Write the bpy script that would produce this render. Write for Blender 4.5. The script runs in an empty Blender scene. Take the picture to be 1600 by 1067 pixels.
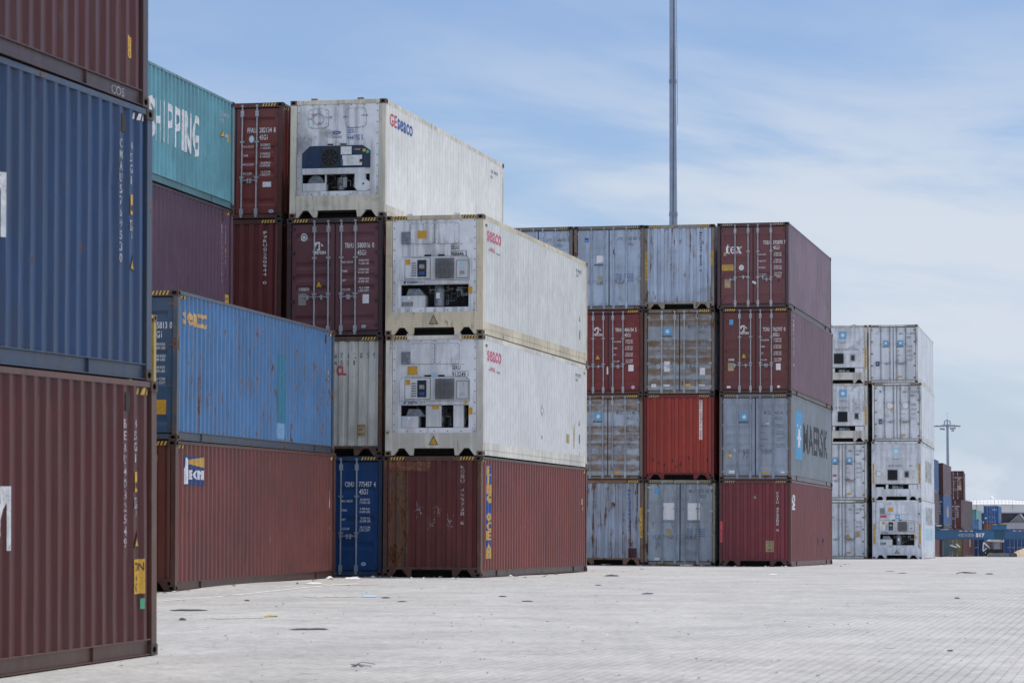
import bpy, bmesh, math, random
import numpy as np
from mathutils import Matrix, Vector, noise
random.seed(7)
R = math.radians
C = bpy.context.scene.collection

# ------------------------------------------------------------------ object helpers
def link(o, parent=None):
    C.objects.link(o)
    if parent is not None: o.parent = parent
    return o

def tag(o, label=None, cat=None, group=None, kind=None):
    if label: o['label'] = label
    if cat: o['category'] = cat
    if group: o['group'] = group
    if kind: o['kind'] = kind
    return o

def empty(name, matrix):
    o = bpy.data.objects.new(name, None)
    o.empty_display_size = .3
    link(o); o.matrix_world = matrix
    return o

class MB:
    """collects polygons; build() links them as ONE mesh object"""
    def __init__(s): s.v = []; s.f = []; s.m = []
    def poly(s, pts, mi=0):
        n = len(s.v); s.v += [tuple(p) for p in pts]; s.f.append(list(range(n, n+len(pts)))); s.m.append(mi)
    def box(s, x0, x1, y0, y1, z0, z1, mi=0):
        n = len(s.v)
        s.v += [(x0,y0,z0),(x1,y0,z0),(x1,y1,z0),(x0,y1,z0),(x0,y0,z1),(x1,y0,z1),(x1,y1,z1),(x0,y1,z1)]
        for f in ((0,3,2,1),(4,5,6,7),(0,1,5,4),(1,2,6,5),(2,3,7,6),(3,0,4,7)):
            s.f.append([n+i for i in f]); s.m.append(mi)
    def prism(s, poly, axis, lo, hi, mi=0):
        def p(a, b, c): return {'x':(c,a,b),'y':(a,c,b),'z':(a,b,c)}[axis]
        n = len(s.v); k = len(poly)
        s.v += [p(a,b,lo) for a,b in poly] + [p(a,b,hi) for a,b in poly]
        s.f.append([n+i for i in range(k)]); s.m.append(mi)
        s.f.append([n+k+i for i in reversed(range(k))]); s.m.append(mi)
        for i in range(k):
            j = (i+1) % k
            s.f.append([n+i,n+j,n+k+j,n+k+i]); s.m.append(mi)
    def tube(s, p0, p1, r0, r1=None, n=8, mi=0, caps=True):
        r1 = r0 if r1 is None else r1
        p0, p1 = Vector(p0), Vector(p1); d = (p1-p0).normalized()
        a = d.orthogonal().normalized(); b = d.cross(a)
        k = len(s.v)
        for p, r in ((p0,r0),(p1,r1)):
            for i in range(n):
                t = 2*math.pi*i/n; s.v.append(tuple(p+(a*math.cos(t)+b*math.sin(t))*r))
        for i in range(n):
            j = (i+1) % n; s.f.append([k+i,k+j,k+n+j,k+n+i]); s.m.append(mi)
        if caps:
            s.f.append([k+i for i in reversed(range(n))]); s.m.append(mi)
            s.f.append([k+n+i for i in range(n)]); s.m.append(mi)
    def path(s, pts, r, n=7, mi=0):
        for a, b in zip(pts, pts[1:]): s.tube(a, b, r, None, n, mi)
    def build(s, name, mats, parent=None, bevel=0, smooth=False):
        me = bpy.data.meshes.new(name)
        me.from_pydata(s.v, [], s.f)
        if not isinstance(mats, (list, tuple)): mats = [mats]
        for m in mats: me.materials.append(m)
        for p, mi in zip(me.polygons, s.m): p.material_index = mi
        if smooth:
            for p in me.polygons: p.use_smooth = True
        me.validate()
        o = link(bpy.data.objects.new(name, me), parent)
        if bevel:
            b = o.modifiers.new('bevel', 'BEVEL'); b.width = bevel; b.segments = 2; b.limit_method = 'ANGLE'; b.angle_limit = R(40)
        return o

# ------------------------------------------------------------------ materials
def new_mat(name):
    m = bpy.data.materials.new(name); m.use_nodes = True
    nt = m.node_tree; nt.nodes.clear()
    out = nt.nodes.new('ShaderNodeOutputMaterial'); b = nt.nodes.new('ShaderNodeBsdfPrincipled')
    nt.links.new(b.outputs[0], out.inputs[0])
    return m, nt, b
class N:
    def __init__(s, nt): s.nt = nt
    def node(s, t, **k):
        n = s.nt.nodes.new(t)
        for a, v in k.items(): setattr(n, a, v)
        return n
    def put(s, sock, v):
        if isinstance(v, bpy.types.NodeSocket): s.nt.links.new(v, sock)
        elif isinstance(v, (tuple, list)) and len(v) == 3 and sock.type == 'RGBA': sock.default_value = (*v, 1)
        else: sock.default_value = v
    def math(s, op, a, b=0., clamp=False):
        n = s.node('ShaderNodeMath', operation=op, use_clamp=clamp); s.put(n.inputs[0], a); s.put(n.inputs[1], b); return n.outputs[0]
    def rng(s, v, a, b, c, d, smooth=True):
        n = s.node('ShaderNodeMapRange', interpolation_type='SMOOTHSTEP' if smooth else 'LINEAR')
        for i, q in zip((0,1,2,3,4), (v,a,b,c,d)): s.put(n.inputs[i], q)
        return n.outputs[0]
    def mix(s, f, a, b, blend='MIX'):
        n = s.node('ShaderNodeMix', data_type='RGBA', blend_type=blend)
        s.put(n.inputs[0], f); s.put(n.inputs[6], a); s.put(n.inputs[7], b); return n.outputs[2]
    def coord(s, scale=(1,1,1), off=(0,0,0), rot=(0,0,0), which='Object'):
        t = s.node('ShaderNodeTexCoord'); mp = s.node('ShaderNodeMapping')
        s.nt.links.new(t.outputs[which], mp.inputs[0]); mp.inputs['Scale'].default_value = scale; mp.inputs['Location'].default_value = off
        mp.inputs['Rotation'].default_value = rot
        return mp.outputs[0]
    def noise(s, vec, scale, detail=3, rough=.55):
        n = s.node('ShaderNodeTexNoise'); s.put(n.inputs['Vector'], vec)
        n.inputs['Scale'].default_value = scale; n.inputs['Detail'].default_value = detail; n.inputs['Roughness'].default_value = rough
        return n.outputs[0]
    def bump(s, h, strength, dist):
        n = s.node('ShaderNodeBump'); s.put(n.inputs['Height'], h); n.inputs['Strength'].default_value = strength; n.inputs['Distance'].default_value = dist
        return n.outputs[0]

_seed = [0]
def paint(name, col, rust=.25, dirt=.4, rough=.40, fade=.5, bands=None, drip=0., dust=(.16,.14,.12)):
    """weathered container paint: fading, run-down dirt streaks, rust with its own outline, dents"""
    _seed[0] += 1; sd = _seed[0]*3.71
    m, nt, b = new_mat(name); g = N(nt); off = (sd, sd*1.7, sd*.6)
    v = g.coord((1,1,1), off); vs = g.coord((7,7,.45), off); vr = g.coord((3.4,3.4,1.1), off)
    big = g.noise(v, .55, 3); mid = g.noise(v, 3.2, 5, .6); st = g.noise(vs, 1., 5, .6); fine = g.noise(v, 26, 3, .6)
    f = g.rng(big, .3, .7, 1-.22*fade, 1+.22*fade); f2 = g.rng(mid, .3, .7, .93, 1.07)
    c = g.mix(1., (*col,)[:3], g.math('MULTIPLY', f, f2), 'MULTIPLY')
    lum = sum(col)/3
    c = g.mix(g.math('MULTIPLY', g.rng(st, .5, .68, 0, 1), .22*fade), c, tuple(min(.8, x*.7+lum*.4+.03) for x in col))      # chalky faded streaks
    c = g.mix(g.math('MULTIPLY', g.rng(g.math('ADD', g.math('MULTIPLY', st, .6), g.math('MULTIPLY', big, .4)), .53, .44, 0, 1), dirt*.75), c, tuple(x*.45+d*.35 for x, d in zip(col, dust)))
    # grime smudges
    c = g.mix(g.math('MULTIPLY', g.rng(g.noise(v, 1.4, 6, .65), .56, .7, 0, 1), dirt*.55), c, (.07,.06,.055))
    # rust
    rn = g.math('ADD', g.math('MULTIPLY', g.noise(vr, 1.6, 7, .68), .62), g.math('MULTIPLY', mid, .38))
    th = .665-.17*rust
    if bands:                                   # rust sitting in the horizontal recesses of a door
        z = nt.nodes.new('ShaderNodeSeparateXYZ'); tcz = nt.nodes.new('ShaderNodeTexCoord'); nt.links.new(tcz.outputs['Object'], z.inputs[0])
        bm_ = None
        for f in bands:
            d = g.rng(g.math('ABSOLUTE', g.math('SUBTRACT', z.outputs[2], f*2.896-.02)), .06, .19, 1, 0)
            bm_ = d if bm_ is None else g.math('MAXIMUM', bm_, d)
        rn = g.math('ADD', g.math('ADD', g.math('MULTIPLY', g.noise(g.coord((1.3,1.3,2.2), off), 1.5, 6, .66), .6), g.math('MULTIPLY', mid, .36)), g.math('SUBTRACT', g.math('MULTIPLY', bm_, .17), .035))
    if drip:                                    # thin rust runs down the ribs
        dn = g.noise(g.coord((9,9,.38), off), 1.25, 6, .7)
        rn = g.math('MAXIMUM', rn, g.math('ADD', g.math('MULTIPLY', dn, .80), g.math('ADD', g.math('MULTIPLY', mid, .25), .17*drip-.115)))
    rm = g.rng(rn, th, th+(.13 if bands else .05), 0, .72 if bands else 1)
    rc = g.mix(g.rng(fine, .35, .65, 0, 1), *(((.10,.055,.03), (.26,.165,.085)) if bands else ((.055,.022,.012), (.19,.085,.035))))
    halo = g.rng(rn, th-.06, th+.02, 0, .5*min(1, rust*1.6))
    c = g.mix(halo, c, (.22,.13,.06)); c = g.mix(rm, c, rc)
    # chips and scratches
    c = g.mix(g.rng(g.noise(g.coord((2.2,2.2,1), off), 14, 4, .7), .685, .71, 0, .7), c, tuple(x*.4+.03 for x in col))
    nt.links.new(c, b.inputs['Base Color'])
    nt.links.new(g.math('ADD', g.rng(rm, 0, 1, rough, .88), g.math('MULTIPLY', g.math('SUBTRACT', mid, .5), .25)), b.inputs['Roughness'])
    b.inputs['Specular IOR Level'].default_value = .36
    h = g.math('ADD', g.math('MULTIPLY', g.noise(g.coord((1.6,1.6,.7), off), 1.3, 2), 1.), g.math('MULTIPLY', g.math('ADD', fine, rm), .012))
    nt.links.new(g.bump(h, .5, .03), b.inputs['Normal'])
    return m
def plain(name, col, rough=.5, metal=0., vary=.15, scale=14, emit=None):
    m, nt, b = new_mat(name); g = N(nt)
    _seed[0] += 1
    n = g.noise(g.coord((1,1,1), (_seed[0]*2.3,)*3), scale, 4, .65)
    c = g.mix(1., (*col,)[:3], g.rng(n, .3, .7, 1-vary, 1+vary), 'MULTIPLY')
    nt.links.new(c, b.inputs['Base Color']); b.inputs['Roughness'].default_value = rough; b.inputs['Metallic'].default_value = metal
    return m
def lettering(name, col, wear, vary=.16):
    m, nt, b = new_mat(name); g = N(nt); _seed[0] += 1; o3 = (_seed[0]*2.3,)*3
    c = g.mix(1., (*col,)[:3], g.rng(g.noise(g.coord((1,1,.6), o3), 12, 4, .65), .3, .7, 1-vary, 1+vary), 'MULTIPLY')
    nt.links.new(c, b.inputs['Base Color']); b.inputs['Roughness'].default_value = .6
    a = g.math('ADD', g.math('MULTIPLY', g.noise(g.coord((1,1,.5), o3), 34, 4, .75), .6), g.math('MULTIPLY', g.noise(g.coord((1,1,.35), o3), 5, 4, .7), .4))
    nt.links.new(g.rng(a, .44-.13*(1-wear), .49-.13*(1-wear), .12, 1), b.inputs['Alpha'])
    return m
_pc = {}
def P(col, **k):
    key = (tuple(col), tuple(sorted(k.items())))
    if key not in _pc: _pc[key] = paint('container_paint', col, **k)
    return _pc[key]

M = dict(
    casting=paint('casting_steel', (.075,.05,.042), rust=.75, dirt=.6, rough=.7),
    hole=plain('pocket_shadow_steel', (.012,.011,.011), .9),
    under=plain('underside_steel', (.035,.032,.03), .85),
    rod=plain('galvanised_rod', (.36,.38,.40), .45, .35, .2, 9),
    gasket=plain('rubber_gasket', (.018,.018,.02), .75),
    white=lettering('white_lettering', (.74,.74,.73), 0.55),
    wornwhite=lettering('worn_white_lettering', (.50,.48,.48), 1.05),
    black=lettering('black_lettering', (.03,.03,.035), 0.6),
    greytext=lettering('faded_dark_lettering', (.11,.12,.14), 1.0),
    yellow=plain('hazard_yellow', (.66,.39,.06), .55, 0, .15, 20),
    amber=plain('label_amber', (.60,.33,.03), .55, 0, .15, 20),
    tan=lettering('faded_label_tan', (.40,.31,.17), 0.5),
    red=lettering('lettering_red', (.52,.08,.09), 0.7),
    pink=lettering('faded_red_lettering', (.60,.13,.20), 0.75),
    blue=lettering('lettering_blue', (.03,.10,.34), 0.75),
    navy=plain('badge_navy', (.025,.05,.17), .5, 0, .12, 14),
    sky=plain('badge_light_blue', (.09,.36,.62), .5, 0, .14, 14),
    paleblue=plain('pale_blue_sticker', (.38,.60,.72), .5, 0, .1),
    orange=lettering('faded_orange_lettering', (.66,.40,.14), 0.8),
    green=plain('green_tape', (.10,.42,.22), .5),
    plate=plain('steel_data_plate', (.34,.33,.31), .4, .3, .25, 18),
    wplate=plain('white_sticker', (.72,.72,.71), .5, 0, .1, 14),
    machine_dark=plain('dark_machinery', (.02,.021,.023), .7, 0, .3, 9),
    machine_grey=plain('machinery_grey', (.22,.24,.26), .5, .2, .3, 9),
    machine_white=paint('machinery_white', (.70,.71,.72), rust=.08, dirt=.45, rough=.45),
    screen=plain('controller_face', (.015,.018,.025), .35),
    greyplastic=plain('grey_grille', (.16,.16,.16), .55, 0, .2, 12),
    copper=plain('copper_pipe', (.12,.09,.07), .5, .5),
    carrier=paint('dark_blue_cover', (.012,.032,.085), rust=.05, dirt=.35, rough=.4),
)

# ------------------------------------------------------------------ flat artwork (lettering, stickers)
_fc = bpy.data.curves.new('lettering_font', 'FONT'); _fc.resolution_u = 3; _fc.fill_mode = 'FRONT'
_fo = bpy.data.objects.new('lettering_font', _fc)
_tcache = {}
def glyphs(s, bold=0.):
    if (s, bold) not in _tcache:
        _fc.body = s; _fc.size = 1; _fc.offset = bold; _fc.space_character = 1.0
        me = _fo.to_mesh()
        _tcache[(s, bold)] = ([(v.co.x, v.co.y) for v in me.vertices], [list(p.vertices) for p in me.polygons])
        _fo.to_mesh_clear()
    return _tcache[(s, bold)]
_cap = max(y for x, y in glyphs('H')[0])
class Art:
    """2-D artwork in metres: list of (points, faces, material slot, layer)"""
    def __init__(s): s.items = []; s.mats = []
    def mi(s, m):
        m = M[m] if isinstance(m, str) else m
        if m not in s.mats: s.mats.append(m)
        return s.mats.index(m)
    def poly(s, pts, m, layer=0): s.items.append((list(pts), [list(range(len(pts)))], s.mi(m), layer)); return s
    def rect(s, x0, x1, z0, z1, m, layer=0): return s.poly([(x0,z0),(x1,z0),(x1,z1),(x0,z1)], m, layer)
    def disc(s, x, z, r, m, layer=0, n=20, sy=1.): return s.poly([(x+r*math.cos(2*math.pi*i/n), z+sy*r*math.sin(2*math.pi*i/n)) for i in range(n)], m, layer)
    def text(s, t, x, z, h, m, xs=.72, align='l', layer=0, bold=.012, rot=False, width=None):
        pts, fs = glyphs(t, bold)
        if not pts: return s
        k = h/_cap; x0 = min(p[0] for p in pts); x1 = max(p[0] for p in pts)
        if width: xs = width/max(1e-6, (x1-x0)*k)
        w = (x1-x0)*k*xs; o = {'l':0,'c':-w/2,'r':-w}[align]
        q = [((p[0]-x0)*k*xs+o, p[1]*k) for p in pts]
        if rot: q = [(b, -a) for a, b in q]
        s.items.append(([(x+a, z+b) for a, b in q], fs, s.mi(m), layer)); return s
    def column(s, t, x, z1, z0, m, w=.09, layer=0, hf=.72):
        """letters stacked one under the other between heights z1 (top) and z0"""
        n = len(t); st = (z1-z0)/max(1, n-1+hf)
        for i, ch in enumerate(t):
            if ch != ' ': s.text(ch, x-w/2 if ch not in '1I' else x-w*.2, z1-st*i-st*hf, st*hf, m, layer=layer, width=w if ch not in '1I' else w*.35)
        return s
    def triangle(s, x, z, w, m='amber', edge='black', layer=0):
        h = w*.95
        s.poly([(x-w/2,z),(x+w/2,z),(x,z+h)], edge, layer)
        s.poly([(x-w*.38,z+h*.08),(x+w*.38,z+h*.08),(x,z+h*.84)], m, layer+1)
        return s
    def star(s, x, z, a, bg='sky', layer=0, fg='white'):
        if bg: s.rect(x-a/2, x+a/2, z-a/2, z+a/2, bg, layer)
        pts = []
        for i in range(14):
            r = a*.42 if i % 2 == 0 else a*.15; t = math.pi/2+math.pi*i/7
            pts.append((x+r*math.cos(t), z+r*math.sin(t)))
        mi = s.mi(fg)
        for i in range(7):
            k = 2*i; s.items.append(([pts[k-1], pts[k], pts[k+1], (x,z)], [[0,1,2,3]], mi, layer+1))
        return s
    def hazard(s, x0, x1, z0, z1, n=5, m1='yellow', m2='black'):
        s.rect(x0, x1, z0, z1, m2)
        w = (x1-x0)/n
        for i in range(n):
            a = x0+i*w; sl = (z1-z0)*.7
            s.poly([(a,z0),(a+w*.5,z0),(min(x1,a+w*.5+sl*.6),z1),(min(x1,a+sl*.6),z1)], m1, 1)
        return s

HW = 1.219; HL = 6.096
# trapezoid wall of the long sides and of the blind end
SP, SO, SS, SD = .278, .072, .066, .037
SY0 = -5.724
SN = 42
def side_depth(y):
    t = y-SY0
    if t < 0 or t > SN*SP: return SD
    t %= SP
    if t < SS: return SD*(1-t/SS)
    if t < SS+SO: return 0
    if t < 2*SS+SO: return SD*(t-SS-SO)/SS
    return SD
def side_folds():
    out = []
    for i in range(SN):
        a = SY0+i*SP; out += [a, a+SS, a+SS+SO, a+2*SS+SO]
    return out+[SY0+SN*SP]
EP, EO, ES, ED = .25, .112, .018, .042
EX0 = -1.07; EN = 8
def end_depth(x):
    t = x-EX0-.045
    if t < 0 or t > EN*EP+.07: return 0
    t %= EP
    if t < ES: return ED*t/ES
    if t < ES+.102: return ED
    if t < 2*ES+.102: return ED*(1-(t-ES-.102)/ES)
    return 0
def end_folds():
    out = []
    for i in range(EN+1):
        a = EX0+.045+i*EP; out += [a, a+ES, a+ES+.102, a+2*ES+.102]
    return [x for x in out if x < 1.075]
RP = .28
def reefer_depth(y):
    t = (y+HL-.3) % RP
    return .010 if .02 < t < .05 else (.010*t/.02 if t <= .02 else (.010*(.07-t)/.02 if t < .07 else 0))
def reefer_folds():
    out = []; y = -HL+.3
    while y < HL-.3:
        out += [y, y+.02, y+.05, y+.07]; y += RP
    return out
BANDS = dict(five=[.845,.6,.5,.4,.148], four=[.83,.575,.39,.135], three=[.72,.47,.255], flat=[])
def door_depth(z, h, style):
    for f in BANDS[style]:
        d = abs(z-f*h)
        if d < .03: return .034
        if d < .10: return .034*(1-(d-.03)/.07)
    return 0
def door_folds(h, style):
    return sorted(f*h+s for f in BANDS[style] for s in (-.1,-.03,.03,.1))
DY = -HL+.062           # outer face of the door leaves

def decal(root, name, art, face, lift=.004, yface=None, label=None):
    """lay artwork on a wall of a container, following its folds"""
    info = root['_k'] if '_k' in root else 'plain'
    h = root['_h']; style = root.get('_door', 'flat'); near = root.get('_near', '')
    bm = bmesh.new(); mats = art.mats; lay = bm.verts.layers.int.new('lay')
    for pts, fs, mi, layer in art.items:
        vs = [bm.verts.new((a, 0, b)) for a, b in pts]
        for v in vs: v[lay] = layer
        for f in fs:
            if len(set(f)) < 3: continue
            try: bm.faces.new([vs[i] for i in f]).material_index = mi
            except ValueError: pass
    if not bm.verts: bm.free(); return
    xs = [v.co.x for v in bm.verts]; zs = [v.co.z for v in bm.verts]
    ax = 0; folds = []
    if face == 'S': folds = side_folds() if info == 'dry' else reefer_folds()
    elif face == 'F' and near == 'blind': folds = end_folds()
    elif face == 'F' and near == 'door': folds = door_folds(h, style); ax = 2
    for f in folds:
        if (ax == 0 and min(xs) < f < max(xs)) or (ax == 2 and min(zs) < f < max(zs)):
            bmesh.ops.bisect_plane(bm, geom=bm.verts[:]+bm.edges[:]+bm.faces[:], dist=1e-5, plane_co=(f,0,f), plane_no=(1,0,0) if ax == 0 else (0,0,1))
    for v in bm.verts:
        u, z = v.co.x, v.co.z; l = lift+v[lay]*.0025
        if face == 'S':
            x = HW-.012-side_depth(u) if info == 'dry' else HW-.009-reefer_depth(u)
            v.co = (x+l, u, z)
        elif face == 'R': v.co = (HW-.043+l, u, z)              # on the long rails
        elif face == 'Q': v.co = (u, -HL+.005-l, z)             # on the end posts and header
        else:
            if yface is not None: y = yface
            elif near == 'blind': y = -HL+.02+end_depth(u)
            elif near == 'door': y = DY+(door_depth(z, h, style) if .115 < abs(u) < 1.0 else 0)
            else: y = -HL+.03
            v.co = (u, y-l, z)
    me = bpy.data.meshes.new(name); bm.to_mesh(me); bm.free()
    for m in mats: me.materials.append(m)
    o = link(bpy.data.objects.new(name, me), root)
    if label: o['label'] = label
    return o

# ------------------------------------------------------------------ container parts
def pocket_face(mb, o, u, v, w, hgt, n_in, flip=False):
    """rectangle with an oval pocket; o corner, u,v unit directions, n_in inward direction"""
    o, u, v, n_in = map(Vector, (o, u, v, n_in))
    cu, cv = w/2, hgt/2
    rect = [(0,0),(cu,0),(w,0),(w,cv),(w,hgt),(cu,hgt),(0,hgt),(0,cv)]
    hole = [(cu+.052*math.cos(R(a))*min(1, w/.15), cv+.036*math.sin(R(a))) for a in (225,270,315,0,45,90,135,180)]
    ro = [o+u*a+v*b for a, b in rect]; ho = [o+u*a+v*b for a, b in hole]; hi = [p+n_in*.045 for p in ho]
    for i in range(8):
        j = (i+1) % 8
        mb.poly([ro[i], ro[j], ho[j], ho[i]], 0); mb.poly([ho[i], ho[j], hi[j], hi[i]], 1)
    mb.poly(hi, 1)
def casting_mesh(sx, sy):
    """corner casting for side sx (+1 right), end sy (-1 near); built for z 0..0.118"""
    mb = MB(); cx, cy, ch = .162, .178, .116
    x1 = sx*HW; x0 = sx*(HW-cx); y1 = sy*HL; y0 = sy*(HL-cy); z0 = .002
    pocket_face(mb, (x0,y1,z0), (sx,0,0), (0,0,1), cx, ch, (0,-sy,0))
    pocket_face(mb, (x1,y0,z0), (0,sy,0), (0,0,1), cy, ch, (-sx,0,0))
    z1 = z0+ch
    mb.poly([(x0,y0,z0),(x1,y0,z0),(x1,y1,z0),(x0,y1,z0)]); mb.poly([(x0,y0,z1),(x1,y0,z1),(x1,y1,z1),(x0,y1,z1)])
    mb.poly([(x0,y0,z0),(x0,y1,z0),(x0,y1,z1),(x0,y0,z1)]); mb.poly([(x0,y0,z0),(x1,y0,z0),(x1,y0,z1),(x0,y0,z1)])
    me = bpy.data.meshes.new('corner_casting'); me.from_pydata(mb.v, [], mb.f)
    for p, mi in zip(me.polygons, mb.m): p.material_index = mi
    return me
CM = {(sx,sy): casting_mesh(sx, sy) for sx in (-1,1) for sy in (-1,1)}
_cc = {}
def castings(root, h, mat):
    for (sx,sy), me in CM.items():
        k = (sx, sy, mat.name)
        if k not in _cc:
            m2 = me.copy(); m2.materials.append(mat); m2.materials.append(M['hole']); _cc[k] = m2
        for z in (0, h-.12):
            o = link(bpy.data.objects.new('corner_casting', _cc[k]), root); o.location = (0,0,z)

def side_wall(name, sx, kind, z0, z1, mat, root):
    mb = MB(); folds = side_folds() if kind == 'dry' else reefer_folds()
    ys = [-HL+.12]+folds+[HL-.12]
    dep = side_depth if kind == 'dry' else reefer_depth; base = HW-(.012 if kind == 'dry' else .009)
    pr = [(y, sx*(base-dep(y))) for y in ys]
    sd = len(bpy.data.objects)*1.37; amp = .016 if kind == 'dry' else .004
    zl = [z0+(z1-z0)*i/9 for i in range(10)]; dents = {}
    def dent(y, z):                             # knocks and bowed ribs, pushed inwards only
        k = (round(y,4), round(z,4))
        if k not in dents:
            edge = min(1, (z-z0)/.25, (z1-z)/.25, (HL-.12-abs(y))/.3)
            v = noise.noise(Vector((y*.55, z*.8, sd)))*.5+noise.noise(Vector((y*2.6, z*1.3, sd+9)))*.7
            dents[k] = -sx*max(0, v-.08)*amp*max(0, edge)*1.6
        return dents[k]
    for (a, xa), (b, xb) in zip(pr, pr[1:]):
        for p, q in zip(zl, zl[1:]):
            mb.poly([(xa+dent(a,p),a,p),(xb+dent(b,p),b,p),(xb+dent(b,q),b,q),(xa+dent(a,q),a,q)])
    return mb.build(name, mat, root)

def blind_end(sy, h, mat, root, z0=.23):
    mb = MB(); xs = [-1.10]+end_folds()+[1.10]
    for a, b in zip(xs, xs[1:]):
        ya = sy*(HL-.02-end_depth(a)); yb = sy*(HL-.02-end_depth(b))
        mb.poly([(a,ya,z0),(b,yb,z0),(b,yb,h-.11),(a,ya,h-.11)])
    return mb.build('end_panel', mat, root)

def frame(root, kind, h, near, mat, tunnel):
    mb = MB(); pw = .095 if kind == 'dry' or near == 'rdoor' else .16
    for sx in (-1,1):
        for sy in (-1,1):
            a, b = sx*(HW-.008), sx*(HW-pw-.008); c, d = sy*(HL-.007), sy*(HL-.15)
            mb.box(min(a,b), max(a,b), min(c,d), max(c,d), .118, h-.118)
        a, b = sx*(HW-.008), sx*(HW-.065)
        if kind == 'dry':
            mb.box(min(a,b), max(a,b), -HL+.178, HL-.178, h-.072, h-.012)
            mb.box(sx*(HW-.046)-.003, sx*(HW-.046)+.003, -HL+.178, HL-.178, .022, .166)
            a2, b2 = sx*(HW-.008), sx*(HW-.075)
            mb.box(min(a2,b2), max(a2,b2), -HL+.178, HL-.178, .1665, .178)
            mb.box(min(a2,b2), max(a2,b2), -HL+.178, HL-.178, .012, .0215)
            for y in (-4.4, 4.4):
                mb.box(sx*(HW-.028)-.014, sx*(HW-.028)+.014, y, y+.012, .0225, .1655)
        else:
            mb.box(min(a,b), max(a,b), -HL+.178, HL-.178, h-.125, h-.006)
            mb.box(min(a,b), max(a,b), -HL+.178, HL-.178, .022, .15)
            a2, b2 = sx*(HW-.004), sx*(HW-.05)
            mb.box(min(a2,b2), max(a2,b2), -HL+.178, HL-.178, .151, .175)
            a2, b2 = sx*(HW-.010), sx*(HW-.05)
            mb.box(min(a2,b2), max(a2,b2), -HL+.178, HL-.178, .176, .33)
    for sy in (-1,1):
        blind = (near in ('blind','machine')) if sy < 0 else (near == 'door')
        c, d = sy*(HL-.006), sy*(HL-.08)
        hd = .112 if kind == 'dry' else .10
        mb.box(-HW+.162, HW-.162, min(c,d), max(c,d), h-hd-.004, h-.006)
        if blind and tunnel:
            zt = .185
            mb.box(-HW+.103, HW-.103, min(c,d), max(c,d), zt, .245 if kind == 'dry' else .55)
            c2, d2 = sy*(HL-.010), sy*(HL-.075)
            lo, hi = min(c2,d2), max(c2,d2)
            for sx in (-1,1):
                mb.prism([(sx*(HW-.162),.02),(sx*(HW-.162-.06),.02),(sx*(HW-.162-.18),zt-.001),(sx*(HW-.162),zt-.001)], 'y', lo, hi)
                mb.prism([(sx*.52,.02),(sx*.60,.02),(sx*.73,zt-.001),(sx*.50,zt-.001)], 'y', lo, hi)
        else:
            mb.box(-HW+.162, HW-.162, min(c,d), max(c,d), .024, .125)
    return mb.build('frame', mat, root, bevel=.004)

def door(root, h, sx, style, mat, hmat, rodmat, nh, flatbars=False, rodx=.61, z0=.15):
    """one door leaf with lock rods, handles and hinges; sx -1 left, +1 right"""
    z1 = h-.142; xi, xo = sx*.019, sx*1.094
    a, b = min(xi,xo), max(xi,xo); mb = MB()
    zs = [z0]+[z for z in door_folds(h, style) if z0 < z < z1]+[z1]
    ia, ib = a+.10, b-.10
    for p, q in zip(zs, zs[1:]):
        yp, yq = DY+door_depth(p,h,style), DY+door_depth(q,h,style)
        mb.poly([(ia,yp,p),(ib,yp,p),(ib,yq,q),(ia,yq,q)])
        for x in (ia, ib):
            if yp > DY or yq > DY: mb.poly([(x,DY,p),(x,yp,p),(x,yq,q),(x,DY,q)])
        for x0, x1 in ((a,ia),(ib,b)): mb.poly([(x0,DY,p),(x1,DY,p),(x1,DY,q),(x0,DY,q)])
    for x in (a, b): mb.poly([(x,DY,z0),(x,DY+.05,z0),(x,DY+.05,z1),(x,DY,z1)])
    for z in (z0, z1): mb.poly([(a,DY,z),(b,DY,z),(b,DY+.05,z),(a,DY+.05,z)])
    if flatbars:
        for z in (.735*h, .515*h, .355*h):
            mb.box(a+.04, b-.04, DY-.012, DY-.0005, z-.014, z+.014)
    d = mb.build('door', mat, root)
    for xr in (.165, rodx):
        x = sx*xr; y = DY-.036; r = MB()
        r.tube((x,y,.07), (x,y,h-.055), .021, None, 8)
        for zz, hh, ww in ((.19,.16,.085), (h-.27,.15,.085), (h-.075,.05,.06), (.075,.05,.06)):
            r.box(x-ww/2, x+ww/2, y-.022, DY-.001, zz-hh/2, zz+hh/2)
        for zz in (.36*h, .665*h): r.box(x-.055, x+.055, y-.016, DY-.0012, zz-.022, zz+.022)
        r.build('lock_rod', rodmat, d)
        e = MB(); z = .335*h+(.09 if xr < .3 and style == 'four' else 0)
        dx = -.33 if sx < 0 else (.33 if xr < .3 else -.30)
        e.tube((x,y-.01,z), (x+dx,y-.012,z), .014, .011, 6)
        e.box(x-.03, x+.03, y-.03, y+.02, z-.05, z+.03)
        mx = x+dx*.5
        e.box(mx-.02, mx+.02, y-.03, DY-.002, z-.07, z+.05); e.box(mx-.045, mx+.045, y-.026, DY-.002, z-.018, z+.02)
        e.build('door_handle', rodmat, d)
    for i in range(nh):
        z = z0+.12+(z1-z0-.24)*i/(nh-1); q = MB(); x = sx*1.108
        q.box(min(x-sx*.10,x+sx*.055), max(x-sx*.10,x+sx*.055), DY-.016, DY-.0015, z-.035, z+.035)
        q.tube((x+sx*.028,DY-.018,z-.06), (x+sx*.028,DY-.018,z+.06), .018, None, 8)
        q.build('hinge', hmat, d)
    return d

def gasket(root, h):
    mb = MB(); y0, y1 = DY+.008, DY+.05
    mb.box(-1.125, 1.125, y1+.001, y1+.02, .10, h-.10)
    mb.box(-.0155, .0155, y0, y1, .13, h-.12)
    return mb.build('door_gasket', M['gasket'], root)

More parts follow.
